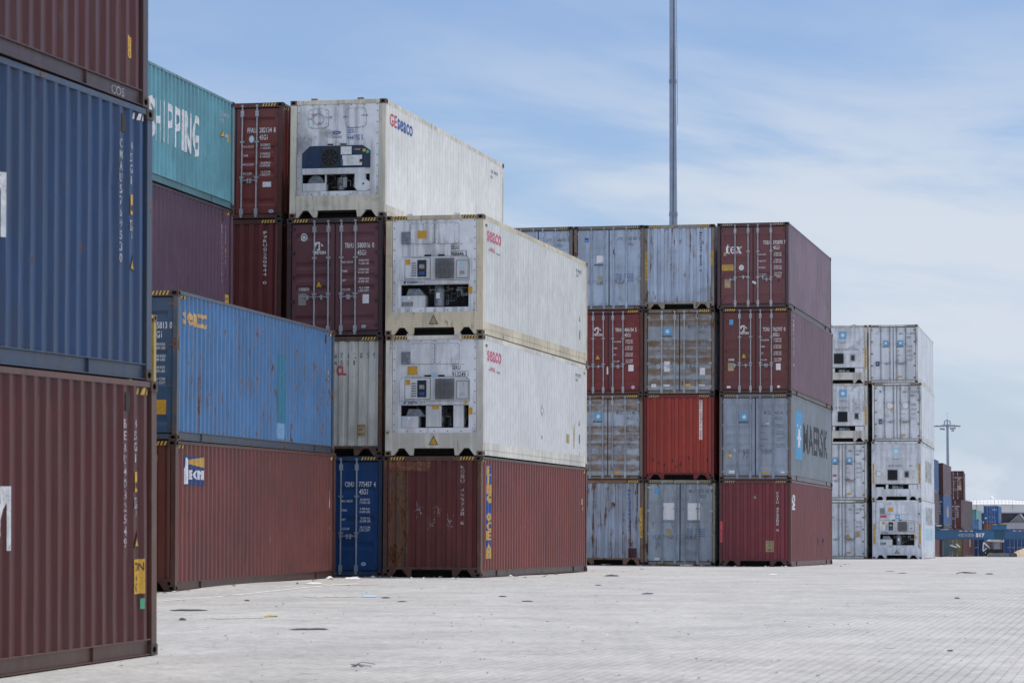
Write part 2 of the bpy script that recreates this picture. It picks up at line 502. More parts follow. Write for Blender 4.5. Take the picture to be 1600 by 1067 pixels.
ROOT_N = [0]
def container(name, pose, h, kind, near, body, frame_mat=None, label='', group=None, cast=None, door_mat=None, rod=None, hinge=None,
              style='five', nh=4, flatbars=False, rodx=.61, side=None, tunnel=True, full=True):
    x, y, z, yaw, tilt, roll = pose
    mat = Matrix.Translation((x,y,z)) @ Matrix.Rotation(-R(yaw), 4, 'Z') @ Matrix.Rotation(roll/100, 4, 'Y') @ Matrix.Rotation(tilt/100, 4, 'X')
    root = empty(name, mat); tag(root, label, 'container', group)
    root['_k'] = kind; root['_h'] = h; root['_near'] = near; root['_door'] = style
    frame_mat = frame_mat or body; side = side or body
    frame(root, kind, h, near, frame_mat, tunnel)
    zs0, zs1 = (.17, h-.06) if kind == 'dry' else (.32, h-.115)
    side_wall('side_panel', 1, kind, zs0, zs1, side, root)
    side_wall('side_panel', -1, kind, zs0, zs1, side, root)
    mb = MB(); mb.box(-HW+.06, HW-.06, -HL+.15, HL-.15, h-.055, h-.045); mb.build('roof', body, root)
    mb = MB(); mb.box(-HW+.07, HW-.07, -HL+.16, HL-.16, .15, .175)
    for i in range(20): mb.box(-HW+.07, HW-.07, -5.6+i*.6, -5.55+i*.6, .03, .149)
    mb.build('floor', M['under'], root)
    castings(root, h, cast or M['casting'])
    if near == 'blind': blind_end(-1, h, body, root)
    if near in ('door', 'rdoor'):
        gasket(root, h)
        for sx in (-1,1): door(root, h, sx, style if near == 'door' else 'flat', door_mat or body, hinge or frame_mat, rod or M['rod'], nh, flatbars, rodx)
    if full:
        if near == 'door': blind_end(1, h, body, root)
        else:
            mb = MB(); mb.box(-1.1, 1.1, HL-.09, HL-.05, .12, h-.11); mb.build('end_panel', door_mat or body, root)
    return root

# ------------------------------------------------------------------ lettering sets
def door_text(root, code, num, chk, col='white', small=None, rows=None, xs=(.30,.665), dz=.74, kg=True, size='45G1', hgt=.12):
    h = root['_h']; a = Art(); small = small or col
    a.text(code, xs[0], h-dz, hgt, col, width=.225); a.text(num, xs[1], h-dz, hgt, col, width=.32)
    if chk: a.text(chk, xs[1]+.37, h-dz, hgt, col, width=.05)
    a.text(size, xs[1], h-dz-.18, hgt, col, width=.215)
    decal(root, 'identification_number', a, 'F')
    if rows is None: rows = (('MAX.GROSS','32.500 KGS','71.650 LBS'),('TARE','3.700 KGS','8.160 LBS'),('NET','28.800 KGS','63.490 LBS'),('CU.CAP','76.4 CBM','2.700 CUFT'))
    a = Art()
    for i, (l, p, q) in enumerate(rows):
        z = h-1.10-.222*i
        a.text(l, .175, z-.01, .052, small, width=min(.28, .034*len(l)))
        a.text(p, xs[1]+.03, z+.028, .050, small, width=.255); a.text(q, xs[1]+.02, z-.045, .050, small, width=.265)
    decal(root, 'weight_table', a, 'F')
def triton_logo(root, x=-.41):
    h = root['_h']; a = Art(); z = h-.80; s = .30
    P_ = lambda pts: a.poly([(x+(u-.5)*s, z+v*s) for u, v in pts], 'white')
    P_([(.05,.52),(.22,.72),(.40,.62),(.28,.50)]); P_([(.05,.52),(.05,.34),(.20,.30),(.28,.50)])
    P_([(.22,.72),(.58,.74),(.58,.55),(.40,.62)]); P_([(.46,.60),(.58,.58),(.58,.06),(.44,.06)]); P_([(.30,.06),(.44,.06),(.44,.16),(.30,.14)])
    P_([(.66,.62),(.80,.50),(.88,.36),(.68,.40)])
    a.text('TRITON', x, z-.075, .07, 'white', align='c', bold=.04, width=.34)
    decal(root, 'lessor_logo', a, 'F')
def stickers(root, *items):
    """items: (name, builder)"""
    for name, fn in items:
        a = Art(); fn(a); decal(root, name, a, 'F')
def hazards(root, side=True, front=True, m1='yellow', m2='black', left=True):
    h = root['_h']
    if front:
        for s in ((1,-1) if left else (1,)):
            a = Art(); x0, x1 = (.68, 1.045) if s > 0 else (-1.045, -.68)
            a.hazard(x0, x1, h-.098, h-.022, 5, m1, m2); decal(root, 'hazard_stripe', a, 'Q', lift=.005)
    if side:
        for y in (-5.86, 5.60):
            a = Art(); a.hazard(y, y+.27, h-.155, h-.085, 3, m1, m2); decal(root, 'hazard_stripe', a, 'S')
def stack_text(root, t, face, x, z1, z0, col, w=.075, name='identification_number'):
    a = Art(); a.column(t, x, z1, z0, col, w); decal(root, name, a, face)
def side_marks(root, num, z1=2.47, z0=1.15, size=True, x=5.215, caution=None, m='wornwhite'):
    """markings near the far end of a long side"""
    stack_text(root, num, 'S', x, z1, z0, m, .068)
    if size: stack_text(root, '45G1', 'S', 5.495, z1, z1-.44, m, .07, 'size_code')
    a = Art(); a.rect(5.48,5.57,1.72,1.93,'yellow'); a.rect(5.49,5.56,1.76,1.82,'black',1); decal(root, 'caution_label', a, 'S')
    a = Art(); a.rect(5.47,5.58,1.55,1.66,m); a.rect(5.483,5.567,1.563,1.647,'black',1); a.text('C',5.50,1.575,.06,m,layer=2); a.text('3',5.50,1.47,.06,m); decal(root, 'class_mark', a, 'S')
    a = Art(); a.triangle(5.57,1.14,.22); decal(root, 'warning_triangle', a, 'S')
    b = MB(); b.box(5.22,5.34,0,.03,0,.19); mb = MB(); mb.box(HW-.045,HW-.006,5.225,5.335,2.56,2.75); mb.build('air_vent', M['under'], root)

# ------------------------------------------------------------------ refrigeration fronts
def bolts(mb, pts, y, r=.014):
    for x, z in pts: mb.tube((x,y,z), (x,y-.014,z), r, r*.8, 6)
def lined(x0, x1, n): return [x0+(x1-x0)*i/(n-1) for i in range(n)]
def round_panel(root, x0, x1, z0, z1, y, m, name='access_panel', r=.06, th=.02, nb=3):
    mb = MB(); pts = []
    for cx, cz, a0 in ((x1-r,z0+r,-90),(x1-r,z1-r,0),(x0+r,z1-r,90),(x0+r,z0+r,180)):
        for k in range(4): pts.append((cx+r*math.cos(R(a0+30*k)), cz+r*math.sin(R(a0+30*k))))
    mb.prism(pts, 'y', y-th, y-.0045)
    cx, cz = (x0+x1)/2, (z0+z1)/2; sm = MB(); sm.prism([(cx+(p-cx)*(1+.022/(x1-x0)), cz+(q-cz)*(1+.022/(z1-z0))) for p, q in pts], 'y', y-.0044, y-.001)
    o = mb.build(name, m, root, bevel=.005); sm.build('panel_seal', M['gasket'], o)
    b = MB()
    bolts(b, [(x,z) for x in lined(x0+.08, x1-.08, nb) for z in (z0+.03, z1-.03)]+[(x,z) for z in lined(z0+.1, z1-.1, 2) for x in (x0+.03, x1-.03)], y-th, .010)
    b.build('bolt_set', M['machine_grey'], o)
    return o
def fan(root, x, z, r, y, dark, guard=True, sq=True):
    mb = MB()
    if sq: mb.box(x-r*1.08, x+r*1.08, y-.035, y+.0, z-r*1.14, z+r*1.14)
    o = mb.build('fan_housing', M['greyplastic'] if not dark else M['screen'], root) if sq else root
    f = MB(); yy = y-.037
    n = 28
    f.poly([(x+r*math.cos(2*math.pi*i/n), yy, z+r*math.sin(2*math.pi*i/n)) for i in range(n)], 1)
    for i in range(9 if dark else 0):
        a = 2*math.pi*i/9
        f.poly([(x+r*.22*math.cos(a), yy-.004, z+r*.22*math.sin(a)),(x+r*.9*math.cos(a+.1), yy-.014, z+r*.9*math.sin(a+.1)),(x+r*.9*math.cos(a+.45), yy-.004, z+r*.9*math.sin(a+.45)),(x+r*.22*math.cos(a+.5), yy-.002, z+r*.22*math.sin(a+.5))], 0)
    f.tube((x,yy,z),(x,yy-.03,z), r*.2, None, 14)
    f.build('fan_blade', [M['greyplastic'] if not dark else M['machine_dark'], M['hole'] if dark else M['machine_grey']], o)
    if guard:
        g = MB()
        for xx in lined(x-r*.9, x+r*.9, 13 if not dark else 9):
            hh = math.sqrt(max(0, r*r-(xx-x)**2)); g.box(xx-.009, xx+.009, yy-.05, yy-.035, z-hh, z+hh)
        for k in range(24):
            a0, a1 = 2*math.pi*k/24, 2*math.pi*(k+1)/24
            g.tube((x+r*math.cos(a0),yy-.04,z+r*math.sin(a0)),(x+r*math.cos(a1),yy-.04,z+r*math.sin(a1)), .012, None, 5)
        g.build('fan_guard', M['greyplastic'] if not dark else M['screen'], o)
def opening_front(root, xo, zo, panel, m, y=-HL+.03, depth=.42, name='machine_panel'):
    """front plate panel=(x0,x1,z0,z1) with a deep opening xo,zo"""
    x0,x1,z0,z1 = panel; mb = MB()
    mb.box(x0,x1,y,y+.03,zo[1],z1); mb.box(x0,x1,y,y+.03,z0,zo[0]); mb.box(x0,xo[0],y,y+.03,zo[0]+.0005,zo[1]-.0005); mb.box(xo[1],x1,y,y+.03,zo[0]+.0005,zo[1]-.0005)
    o = mb.build(name, m, root)
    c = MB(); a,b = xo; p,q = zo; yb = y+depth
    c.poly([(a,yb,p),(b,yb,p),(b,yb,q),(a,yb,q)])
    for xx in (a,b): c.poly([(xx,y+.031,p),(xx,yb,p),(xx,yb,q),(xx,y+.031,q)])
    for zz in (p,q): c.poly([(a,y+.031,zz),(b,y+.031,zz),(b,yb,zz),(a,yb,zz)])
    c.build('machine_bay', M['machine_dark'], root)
    b = MB(); bolts(b, [(x,z) for x in lined(x0+.05,x1-.05,7) for z in (z0+.045,z1-.03)]+[(x,z) for x in (x0+.04,x1-.04) for z in lined(z0+.2,z1-.2,8)], y, .017)
    b.build('bolt_set', M['machine_grey'], o)
    return o
def pipes(root, x0, x1, z0, z1, y, seed, n=9):
    rn = random.Random(seed); mb = MB()
    for i in range(n):
        x = rn.uniform(x0,x1); z = rn.uniform(z0,z1); yy = y+rn.uniform(.0,.2); pts = [(x,yy,z)]
        for k in range(4):
            if k % 2: x = min(x1,max(x0,x+rn.uniform(-.22,.22)))
            else: z = min(z1,max(z0,z+rn.uniform(-.3,.3)))
            pts.append((x,yy+rn.uniform(-.01,.01),z))
        mb.path(pts, rn.choice((.009,.013,.02)), 6, rn.choice((0,0,1,2)))
    mb.build('pipework', [M['machine_dark'],M['machine_grey'],M['copper']], root)
def top_ridge(root, h, m):
    for x in (-.62, .56):
        mb = MB(); mb.box(x-.075,x+.075,-HL+.02,-HL+.12,h-.004,h+.045); mb.box(x-.055,x+.055,-HL+.012,-HL+.03,h-.05,h-.003)
        mb.build('roof_lug', m, root, bevel=.006)
def daikin(root, body, variant):
    h = root['_h']; y = -HL+.03; W_ = M['machine_white']
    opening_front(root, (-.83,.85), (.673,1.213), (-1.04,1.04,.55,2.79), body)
    round_panel(root, -.59,-.005,2.21,2.69, y, body); round_panel(root, .02,.60,2.21,2.69, y, body)
    mb = MB(); mb.box(-.82,-.60,y-.05,y-.001,2.2,2.50); mb.box(-.76,-.66,y-.075,y-.051,2.28,2.44); mb.build('recorder_box', M['machine_grey'], root, bevel=.01)
    mb = MB()
    for a,b in ((-.25,-.08),(.09,.25)): mb.box(a,b,y-.012,y-.001,1.89,1.94)
    mb.build('drain_slot', M['hole'], root)
    mb = MB(); mb.prism([(-.84,1.33),(.86,1.33),(.86,1.80),(.78,1.885),(-.76,1.885),(-.84,1.80)], 'y', y-.03, y-.0045); o = mb.build('control_section', W_, root, bevel=.008)
    mb = MB(); mb.prism([(-.856,1.318),(.876,1.318),(.876,1.808),(.788,1.902),(-.768,1.902),(-.856,1.808)], 'y', y-.0044, y-.001); mb.build('panel_seal', M['gasket'], o)
    mb = MB(); mb.box(-.72,-.10,y-.05,y-.0335,1.36,1.86); d = mb.build('control_box_door', W_, o, bevel=.01)
    mb = MB(); mb.box(-.731,-.089,y-.033,y-.0305,1.349,1.871); mb.box(.549,.851,y-.033,y-.0305,1.359,1.791); mb.build('panel_seal', M['gasket'], o)
    mb = MB(); mb.box(-.41,-.185,y-.066,y-.051,1.405,1.81); mb.box(-.36,-.235,y-.070,y-.0665,1.60,1.70,1); mb.box(-.36,-.235,y-.070,y-.0665,1.45,1.53,2); mb.build('controller', [M['screen'],M['plate'],M['blue']], root, bevel=.006)
    a = Art(); a.rect(-.70,-.585,1.70,1.83,'amber')
    for i in range(6): a.rect(-.56,-.44,1.42+.06*i,1.45+.06*i,'greytext')
    decal(root, 'instruction_label', a, 'F', yface=y-.052)
    fan(root, .267, 1.60, .215, y-.03, False)
    mb = MB(); mb.box(.56,.84,y-.045,y-.0335,1.37,1.78); mb.build('junction_cover', W_, root, bevel=.01)
    a = Art()
    if variant == 0: a.disc(.69,1.68,.05,'paleblue'); a.rect(.64,.76,1.45,1.53,'plate')
    else: a.text('!',.72,1.67,.08,'greytext'); a.rect(.63,.79,1.44,1.445,'greytext'); a.rect(.65,.77,1.5,1.505,'greytext'); a.rect(.65,.77,1.47,1.475,'greytext')
    decal(root, 'instruction_label', a, 'F', yface=y-.046)
    mb = MB(); mb.box(-.84,.86,y-.035,y-.001,1.226,1.312); mb.build('brand_strip', W_, root, bevel=.006)
    a = Art(); a.poly([(-.76,1.245),(-.72,1.245),(-.68,1.30),(-.74,1.30)],'blue' if variant else 'black'); a.text('DAIKIN' if variant == 0 else 'ZeSTIA',-.66,1.25,.05,'navy',bold=.04,width=.27); a.text('LXE10E',-.36,1.255,.035,'greytext',width=.14); decal(root, 'unit_logo', a, 'F', yface=y-.036)
    # in the bay
    mb = MB(); mb.box(-.825,-.40 if variant else -.23,y+.005,y+.3,.675,.955)
    if variant == 0:
        for x in lined(-.80,-.55,9): mb.box(x,x+.016,y-.004,y+.0045,.70,.81,1)
    mb.build('inverter_box', [W_,M['machine_dark']], root, bevel=.01)
    a = Art(); a.rect(-.81,-.68,.87,.93,'paleblue'); a.rect(-.66,-.60,.87,.94,'wplate'); decal(root, 'instruction_label', a, 'F', yface=y+.004)
    mb = MB(); mb.prism([(-.72,.96),(-.66,1.12),(-.40,1.12),(-.26,.96)],'y',y+.10,y+.3); mb.build('condenser_duct', M['machine_grey'], root, bevel=.01)
    if variant == 0:
        mb = MB(); mb.tube((.09,y+.16,.70),(.09,y+.16,1.12),.125,None,18); mb.tube((.09,y+.16,1.12),(.09,y+.16,1.18),.125,.06,18); mb.build('compressor', M['machine_grey'], root, smooth=False)
        a = Art(); a.rect(.04,.13,.88,1.02,'wplate'); decal(root, 'instruction_label', a, 'F', yface=y+.03)
        pipes(root,-.2,.8,.70,1.18,y+.05,3,14); pipes(root,.25,.8,.75,1.15,y+.03,5,10)
        a = Art(); a.rect(-.42,-.19,2.33,2.52,'amber'); decal(root, 'warning_label', a, 'F', yface=y-.02)
    else:
        mb = MB(); mb.box(-.21,.17,y-.002,y+.3,.69,1.205); mb.build('compressor_cover', W_, root, bevel=.01)
        mb = MB(); mb.box(.47,.72,y-.004,y+.3,.678,1.21); mb.build('receiver_cover', W_, root, bevel=.01)
        a = Art(); a.rect(-.05,.12,1.12,1.20,'amber'); decal(root, 'warning_label', a, 'F', yface=y-.003)
        pipes(root,-.8,-.2,.98,1.18,y+.05,7,6); pipes(root,.19,.45,.70,1.18,y+.03,8,9); pipes(root,.73,.84,.72,1.18,y+.03,9,5)
        a = Art(); a.rect(-.67,-.425,1.945,2.15,'amber'); decal(root, 'warning_label', a, 'F', yface=y-.001)
        a = Art(); a.rect(-.075,.075,1.90,1.99,'paleblue'); decal(root, 'instruction_label', a, 'F', yface=y-.014)
    a = Art(); a.rect(.855,.95,.99,1.15,'amber')
    if variant: a.disc(.78,1.275,.04,'amber')
    decal(root, 'warning_label', a, 'F', yface=y-.036)
    a = Art(); a.triangle(-.01,.26,.24,'amber' if variant else 'tan'); decal(root, 'warning_triangle', a, 'F', yface=-HL+.006)
    top_ridge(root, h, body)
def carrier(root, body):
    h = root['_h']; y = -HL+.03; W_ = M['machine_white']; B_ = M['carrier']
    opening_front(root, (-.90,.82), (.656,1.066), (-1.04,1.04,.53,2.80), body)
    for x0 in (-.757,.196): round_panel(root, x0, x0+.51, 2.215, 2.67, y, body, r=.10, th=.012)
    mb = MB()
    for k in range(20):
        a0, a1 = 2*math.pi*k/20, 2*math.pi*(k+1)/20
        mb.tube((-.50+.14*math.cos(a0),y-.016,2.43+.14*math.sin(a0)),(-.50+.14*math.cos(a1),y-.016,2.43+.14*math.sin(a1)),.007,None,4)
    mb.build('vent_dial', M['machine_grey'], root)
    a = Art()
    for x,z,w in ((-.80,2.41,.14),(-.31,2.44,.16),(.13,2.44,.15),(.60,2.47,.16)): a.text('CLOSE' if x<0 else 'OPEN',x,z,.05,'greytext',width=w)
    a.text('FRESH',-.68,2.50,.06,'pink',width=.13); a.text('AIR',-.52,2.30,.06,'pink',width=.08); decal(root, 'instruction_label', a, 'F', yface=y-.013)
    mb = MB()
    for a_,b_ in ((-.26,-.12),(.07,.22)): mb.box(a_,b_,y-.014,y-.001,1.785,1.815)
    mb.build('drain_slot', M['hole'], root)
    mb = MB(); mb.prism([(-.89,1.225),(.82,1.225),(.82,1.63),(.63,1.755),(-.70,1.755),(-.89,1.58)],'y',y-.03,y-.001); o = mb.build('control_section', B_, root, bevel=.01)
    mb = MB(); mb.box(-.42,.04,y-.042,y-.031,1.24,1.74); mb.build('fan_shroud', M['screen'], o)
    fan(root, -.185, 1.475, .205, y-.008, True, guard=False, sq=False)
    mb = MB(); mb.box(.07,.66,y-.045,y-.031,1.25,1.74); mb.build('control_box_door', B_, o, bevel=.008)
    a = Art(); a.rect(.09,.365,1.54,1.735,'wplate'); a.rect(.13,.63,1.27,1.52,'wplate')
    for i in range(5): a.rect(.24,.40+.02*(i%2),1.30+.045*i,1.308+.045*i,'greytext',1)
    a.rect(.10,.15,1.27,1.42,'greytext',1); a.rect(.57,.63,1.34,1.42,'black',1); a.rect(.56,.64,1.32,1.35,'yellow',2); decal(root, 'instruction_label', a, 'F', yface=y-.046)
    a = Art(); a.rect(.645,.72,1.60,1.67,'yellow'); a.text('TEMP',.43,1.64,.04,'orange',width=.16); decal(root, 'warning_label', a, 'F', yface=y-.047)
    a = Art(); a.disc(.765,1.60,.04,'green'); decal(root, 'status_light', a, 'F', yface=y-.031)
    a = Art(); a.text('ISO-LITE',-.81,1.33,.045,'greytext',width=.18); decal(root, 'unit_name', a, 'F', yface=y-.031)
    mb = MB(); mb.box(-.895,.455,y-.05,y-.001,1.068,1.215); mb.build('condenser_cover', W_, root, bevel=.012)
    mb = MB(); mb.prism([(.456,1.205),(.70,1.205),(.70,.93),(.82,.86),(.82,.69),(.76,.665),(.52,.665),(.456,.74)],'y',y-.03,y+.05); mb.build('compressor_cover', W_, root, bevel=.012)
    mb = MB(); mb.tube((.665,y-.035,.82),(.665,y-.028,.82),.024,None,10); mb.build('cover_hole', M['hole'], root)
    mb = MB(); mb.box(-.89,-.29,y-.012,y+.2,.658,.855); mb.build('battery_box', W_, root, bevel=.012)
    mb = MB(); mb.box(-.315,-.285,y-.01,y+.06,.856,1.064); mb.build('bay_post', W_, root)
    mb = MB(); mb.tube((-.58,y+.2,.86),(-.58,y+.1,.86),.2,None,20); mb.build('battery_cover', M['machine_grey'], root)
    mb = MB(); mb.tube((.05,y+.2,.70),(.05,y+.2,1.0),.11,None,16); mb.build('compressor', M['machine_grey'], root)
    mb = MB(); mb.box(.13,.22,y+.05,y+.1,.75,1.0); mb.build('valve_box', M['plate'], root)
    pipes(root,-.27,.44,.68,1.05,y+.05,11,14); pipes(root,.72,.80,.92,1.18,y+.02,12,4)
    a = Art(); a.disc(-.03,2.09,.105,'blue',0,22,.40); a.text('Carrier',-.03,2.075,.035,'white',align='c',layer=1,width=.13); a.text('EliteLINE',-.03,1.95,.06,'plate',align='c',width=.25); decal(root, 'unit_logo', a, 'F', yface=y-.002)
    top_ridge(root, h, P((.30,.22,.13), rust=.6))
def starcool(root, body, xf=-.185, pale=False, num='MNBU 312 024 7', chute=True):
    h = root['_h']; y = -HL+.03; W_ = M['machine_white']
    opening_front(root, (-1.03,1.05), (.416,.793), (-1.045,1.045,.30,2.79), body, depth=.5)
    mb = MB()
    for z in (1.96,2.30): mb.box(-1.03,1.03,y-.006,y-.0005,z,z+.012)
    mb.box(-.75,.75,y-.012,y-.001,2.06,2.52); mb.build('access_panel', body, root, bevel=.004)
    b = MB(); bolts(b, [(x,z) for x in lined(-.70,.70,9) for z in (2.08,2.50)], y-.012, .014); b.build('bolt_set', M['machine_grey'], root)
    a = Art(); a.star(.0,2.40,.36,bg='sky' if not pale else 'paleblue'); a.text('STAR COOL',0,2.0,.045,'greytext',align='c',width=.30); decal(root, 'unit_logo', a, 'F', yface=y-.013)
    a = Art(); a.text(num,-.37,1.64,.10,'greytext',width=.70); a.text('45R1',.60,1.65,.07,'greytext',width=.2); decal(root, 'identification_number', a, 'F', yface=y-.001)
    mb = MB(); mb.box(-1.05,1.05,y-.02,y-.001,.84,1.50); mb.build('control_section', W_, root, bevel=.006)
    fan(root, xf, 1.24, .225, y-.02, True)
    x = xf+.60; mb = MB(); mb.box(x-.02,x+.21,y-.04,y-.021,1.10,1.44); mb.box(x+.02,x+.17,y-.045,y-.0405,1.16,1.38,1); mb.build('controller', [M['machine_grey'],M['screen']], root, bevel=.006)
    a = Art(); a.disc(-.86,1.30,.13,'greytext',0,18); a.disc(-.86,1.30,.115,'wplate',1,18); a.rect(-.95,-.77,1.26,1.34,'wplate',2); a.rect(.78,.86,1.12,1.42,'greytext'); a.rect(.79,.85,1.14,1.40,'wplate',1); decal(root, 'instruction_label', a, 'F', yface=y-.021)
    mb = MB(); mb.box(-1.05,1.05,y-.03,y-.001,.80,.835); mb.build('condenser_cover', W_, root)
    mb = MB(); mb.box(-1.02,-.62,y-.005,y+.2,.42,.64); mb.box(.60,1.03,y-.003,y+.2,.42,.77); mb.box(-.52,-.40,y+.02,y+.2,.43,.77); mb.build('battery_box', W_, root, bevel=.01)
    mb = MB(); mb.tube((-.2,y+.18,.60),(.1,y+.18,.60),.13,None,14); mb.build('compressor', M['machine_grey'], root)
    mb = MB(); mb.tube((.15,y+.15,.58),(.32,y+.15,.58),.10,None,14); mb.build('receiver', M['machine_grey'], root)
    pipes(root,-.6,.58,.44,.76,y+.05,int(xf*100)+40,16)
def id_reefer(root, code, num, m, x=.44, z1=2.06, z2=1.90, y=-HL+.03):
    a = Art(); a.rect(x-.01,x+.30,z1+.125,z1+.132,m); a.text(code,x,z1,.10,m,width=.2); a.rect(x-.01,x+.40,z2+.12,z2+.127,m); a.text(num,x,z2,.10,m,width=.40)
    decal(root, 'identification_number', a, 'F', yface=y-.002)
def post_strip(root, x, z0, z1, t='CAUTION'):
    a = Art(); a.rect(x-.045,x+.045,z0,z1,'yellow'); n = z1-z0
    a.text('9\'6"', x, z0+n*.48, .07, 'black', align='c', layer=1, width=.07)
    a.text('CAUTION', x-.02, z0+n*.42, .045, 'black', layer=1, rot=True, width=n*.36)
    a.text('HIGH', x-.02, z1-.03, .045, 'black', layer=1, rot=True, width=n*.32)
    decal(root, 'height_label', a, 'Q')

# ------------------------------------------------------------------ where every container stands (x, y, z, turn, lean along, lean across)
POSE = {
  'FG': [(-6.45, 23.858, -1.269, 14.386, 1.72, -0.327), (-6.489, 23.718, 1.627, 14.11, 1.72, 0.031), (-6.488, 23.569, 4.523, 13.606, 1.72, -0.135)],
  'A': [(-6.481, 59.267, -0.825, 10.928, 1.075, -0.047), (-6.501, 59.213, 2.071, 10.645, 1.075, 0.461)],
  'T': [(-9.034, 60.19, -0.767, 11.167, 1.127, 0.151), (-9.036, 60.157, 2.129, 11.167, 1.127, 0.151), (-9.09, 60.175, 5.025, 11.55, 1.127, 0.136), (-9.031, 60.059, 7.921, 11.209, 1.127, 0.212)],
  'P': [(-5.493, 73.786, -0.68, 13.319, 0.154, 0.645), (-5.476, 73.777, 2.216, 13.319, 0.154, 0.645), (-5.449, 73.772, 5.112, 13.318, 0.154, 0.651), (-5.453, 73.758, 8.008, 13.317, 0.154, 0.946)],
  'Q': [(-2.908, 72.828, -0.745, 13.319, 0.162, 0.463), (-2.915, 72.818, 2.151, 13.319, 0.162, 0.606), (-2.942, 72.813, 5.047, 13.082, 0.162, 0.281), (-2.852, 72.789, 7.943, 13.437, 0.162, 0.903)],
  'B': [(-0.498, 72.126, -0.756, 13.53, 0.287, 0.466), (-0.475, 72.097, 2.14, 13.26, 0.287, 0.467), (-0.468, 72.073, 5.036, 13.38, 0.287, 0.469)],
  'C1': [(2.259, 100.672, -0.673, 13.131, 0.07, 0.192), (2.264, 100.669, 2.223, 13.131, 0.07, 0.192), (2.269, 100.666, 5.119, 13.131, 0.07, 0.192), (2.274, 100.662, 8.015, 13.131, 0.07, 0.192)],
  'C2': [(4.652, 100.177, -0.681, 13.13, 0.07, 0.384), (4.633, 100.177, 2.215, 13.13, 0.07, 0.374), (4.657, 100.174, 5.111, 13.13, 0.07, 0.376), (4.688, 100.143, 8.007, 13.1, 0.07, 0.369)],
  'C3': [(7.059, 99.742, -0.691, 13.17, 0.071, 0.804), (7.036, 99.746, 2.205, 13.141, 0.071, 0.635), (7.065, 99.729, 5.101, 13.16, 0.071, 0.758), (7.068, 99.71, 7.997, 13.124, 0.071, 0.694)],
  'C4': [(9.528, 98.946, -0.715, 13.039, 0.069, 0.675), (9.553, 98.943, 2.181, 13.076, 0.069, 0.683), (9.585, 98.933, 5.077, 13.143, 0.069, 0.703), (9.535, 98.91, 7.973, 13.275, 0.069, 0.472)],
  'D1': [(17.592, 143.255, -0.683, 11.808, 0.112, 0.4), (17.627, 143.245, 2.213, 11.808, 0.112, 0.364), (17.693, 143.229, 5.109, 11.808, 0.112, 0.405), (17.706, 143.223, 8.005, 11.808, 0.112, 0.407)],
  'D2': [(20.233, 142.742, -0.684, 11.703, 0.113, 0.596), (20.232, 142.747, 2.212, 11.68, 0.113, 0.396), (20.274, 142.719, 5.108, 11.565, 0.113, 0.431), (20.185, 142.738, 8.004, 12.185, 0.113, 0.448)],
}
HCH = 2.896
MAR = (.150,.042,.040)
maroon = lambda **k: P(MAR, **k)
G1, G2, G3, G4 = 'containers of the near left stack', 'containers of the left blocks', 'containers of the white and maroon block', 'containers of the middle block'
G5, G6 = 'white refrigerated containers of the right block', 'containers far behind the blue beam'

# ---- near left stack (only its long side is in view)
c = container('shipping_container', POSE['FG'][0], HCH, 'dry', 'blind', P((0.0887,0.0189,0.0171), rust=.12, dirt=.30, fade=.45), P((0.1196,0.055,0.0394), rust=.35, dirt=.5), 'maroon corrugated container at the bottom of the near left stack with a big white letter', G1)
a = Art()
for s in (0,): a.poly([(2.375,1.17),(2.43,1.17),(2.43,1.77),(2.28,1.77),(2.05,1.35),(1.82,1.77),(1.67,1.77),(1.67,1.17),(1.76,1.17),(1.76,1.58),(1.99,1.17),(2.11,1.17),(2.375,1.62)], 'white')
a.text('CMA CG', 1.52-2.9, 1.17, .6, 'white', bold=.05, width=2.9)
decal(c, 'company_lettering', a, 'S')
side_marks(c, 'BEAU4032549'); hazards(c, side=True, front=True)
a = Art(); a.rect(5.46,5.76,.66,1.02,'amber'); a.text('TION',5.475,.90,.085,'black',layer=1,width=.26); a.text('6"',5.50,.80,.06,'black',layer=1,width=.08); a.text('GH',5.49,.69,.08,'black',layer=1,width=.13); decal(c, 'caution_plate', a, 'S')
a = Art(); a.rect(5.69,5.75,.50,.61,'green'); decal(c, 'tape_mark', a, 'S')
c = container('shipping_container', POSE['FG'][1], HCH, 'dry', 'blind', P((0.0216,0.0530,0.1275), rust=.16, dirt=.42, fade=.5), P((.050,.075,.12), rust=.42, dirt=.6), 'dark blue corrugated container between two maroon ones in the near left stack', G1)
a = Art(); a.poly([(2.345,1.20),(2.40,1.20),(2.40,1.81),(2.25,1.81),(2.02,1.39),(1.79,1.81),(1.64,1.81),(1.64,1.20),(1.73,1.20),(1.73,1.62),(1.96,1.20),(2.08,1.20),(2.345,1.66)], 'white')
a.text('CMA CG', 1.48-2.9, 1.20, .6, 'white', bold=.05, width=2.9); decal(c, 'company_lettering', a, 'S')
side_marks(c, 'CMAU5769530', 2.48, 1.20); hazards(c, front=False, m1='white')
c = container('shipping_container', POSE['FG'][2], HCH, 'dry', 'blind', P((0.0866,0.0218,0.0197), rust=.2, dirt=.5, fade=.5), P((.085,.052,.055), rust=.38, dirt=.6), 'topmost maroon container of the near left stack, cut off by the picture top', G1)
a = Art(); a.rect(5.50,5.68,.48,.70,'yellow'); a.text('ION',5.53,.62,.05,'black',layer=1,width=.1); a.text('6"',5.52,.56,.04,'black',layer=1); a.text('HER',5.53,.50,.05,'black',layer=1,width=.13); decal(c, 'caution_plate', a, 'S')
a = Art(); a.text('COS',5.12,.04,.09,'wornwhite',width=.36); decal(c, 'chalk_mark', a, 'R')

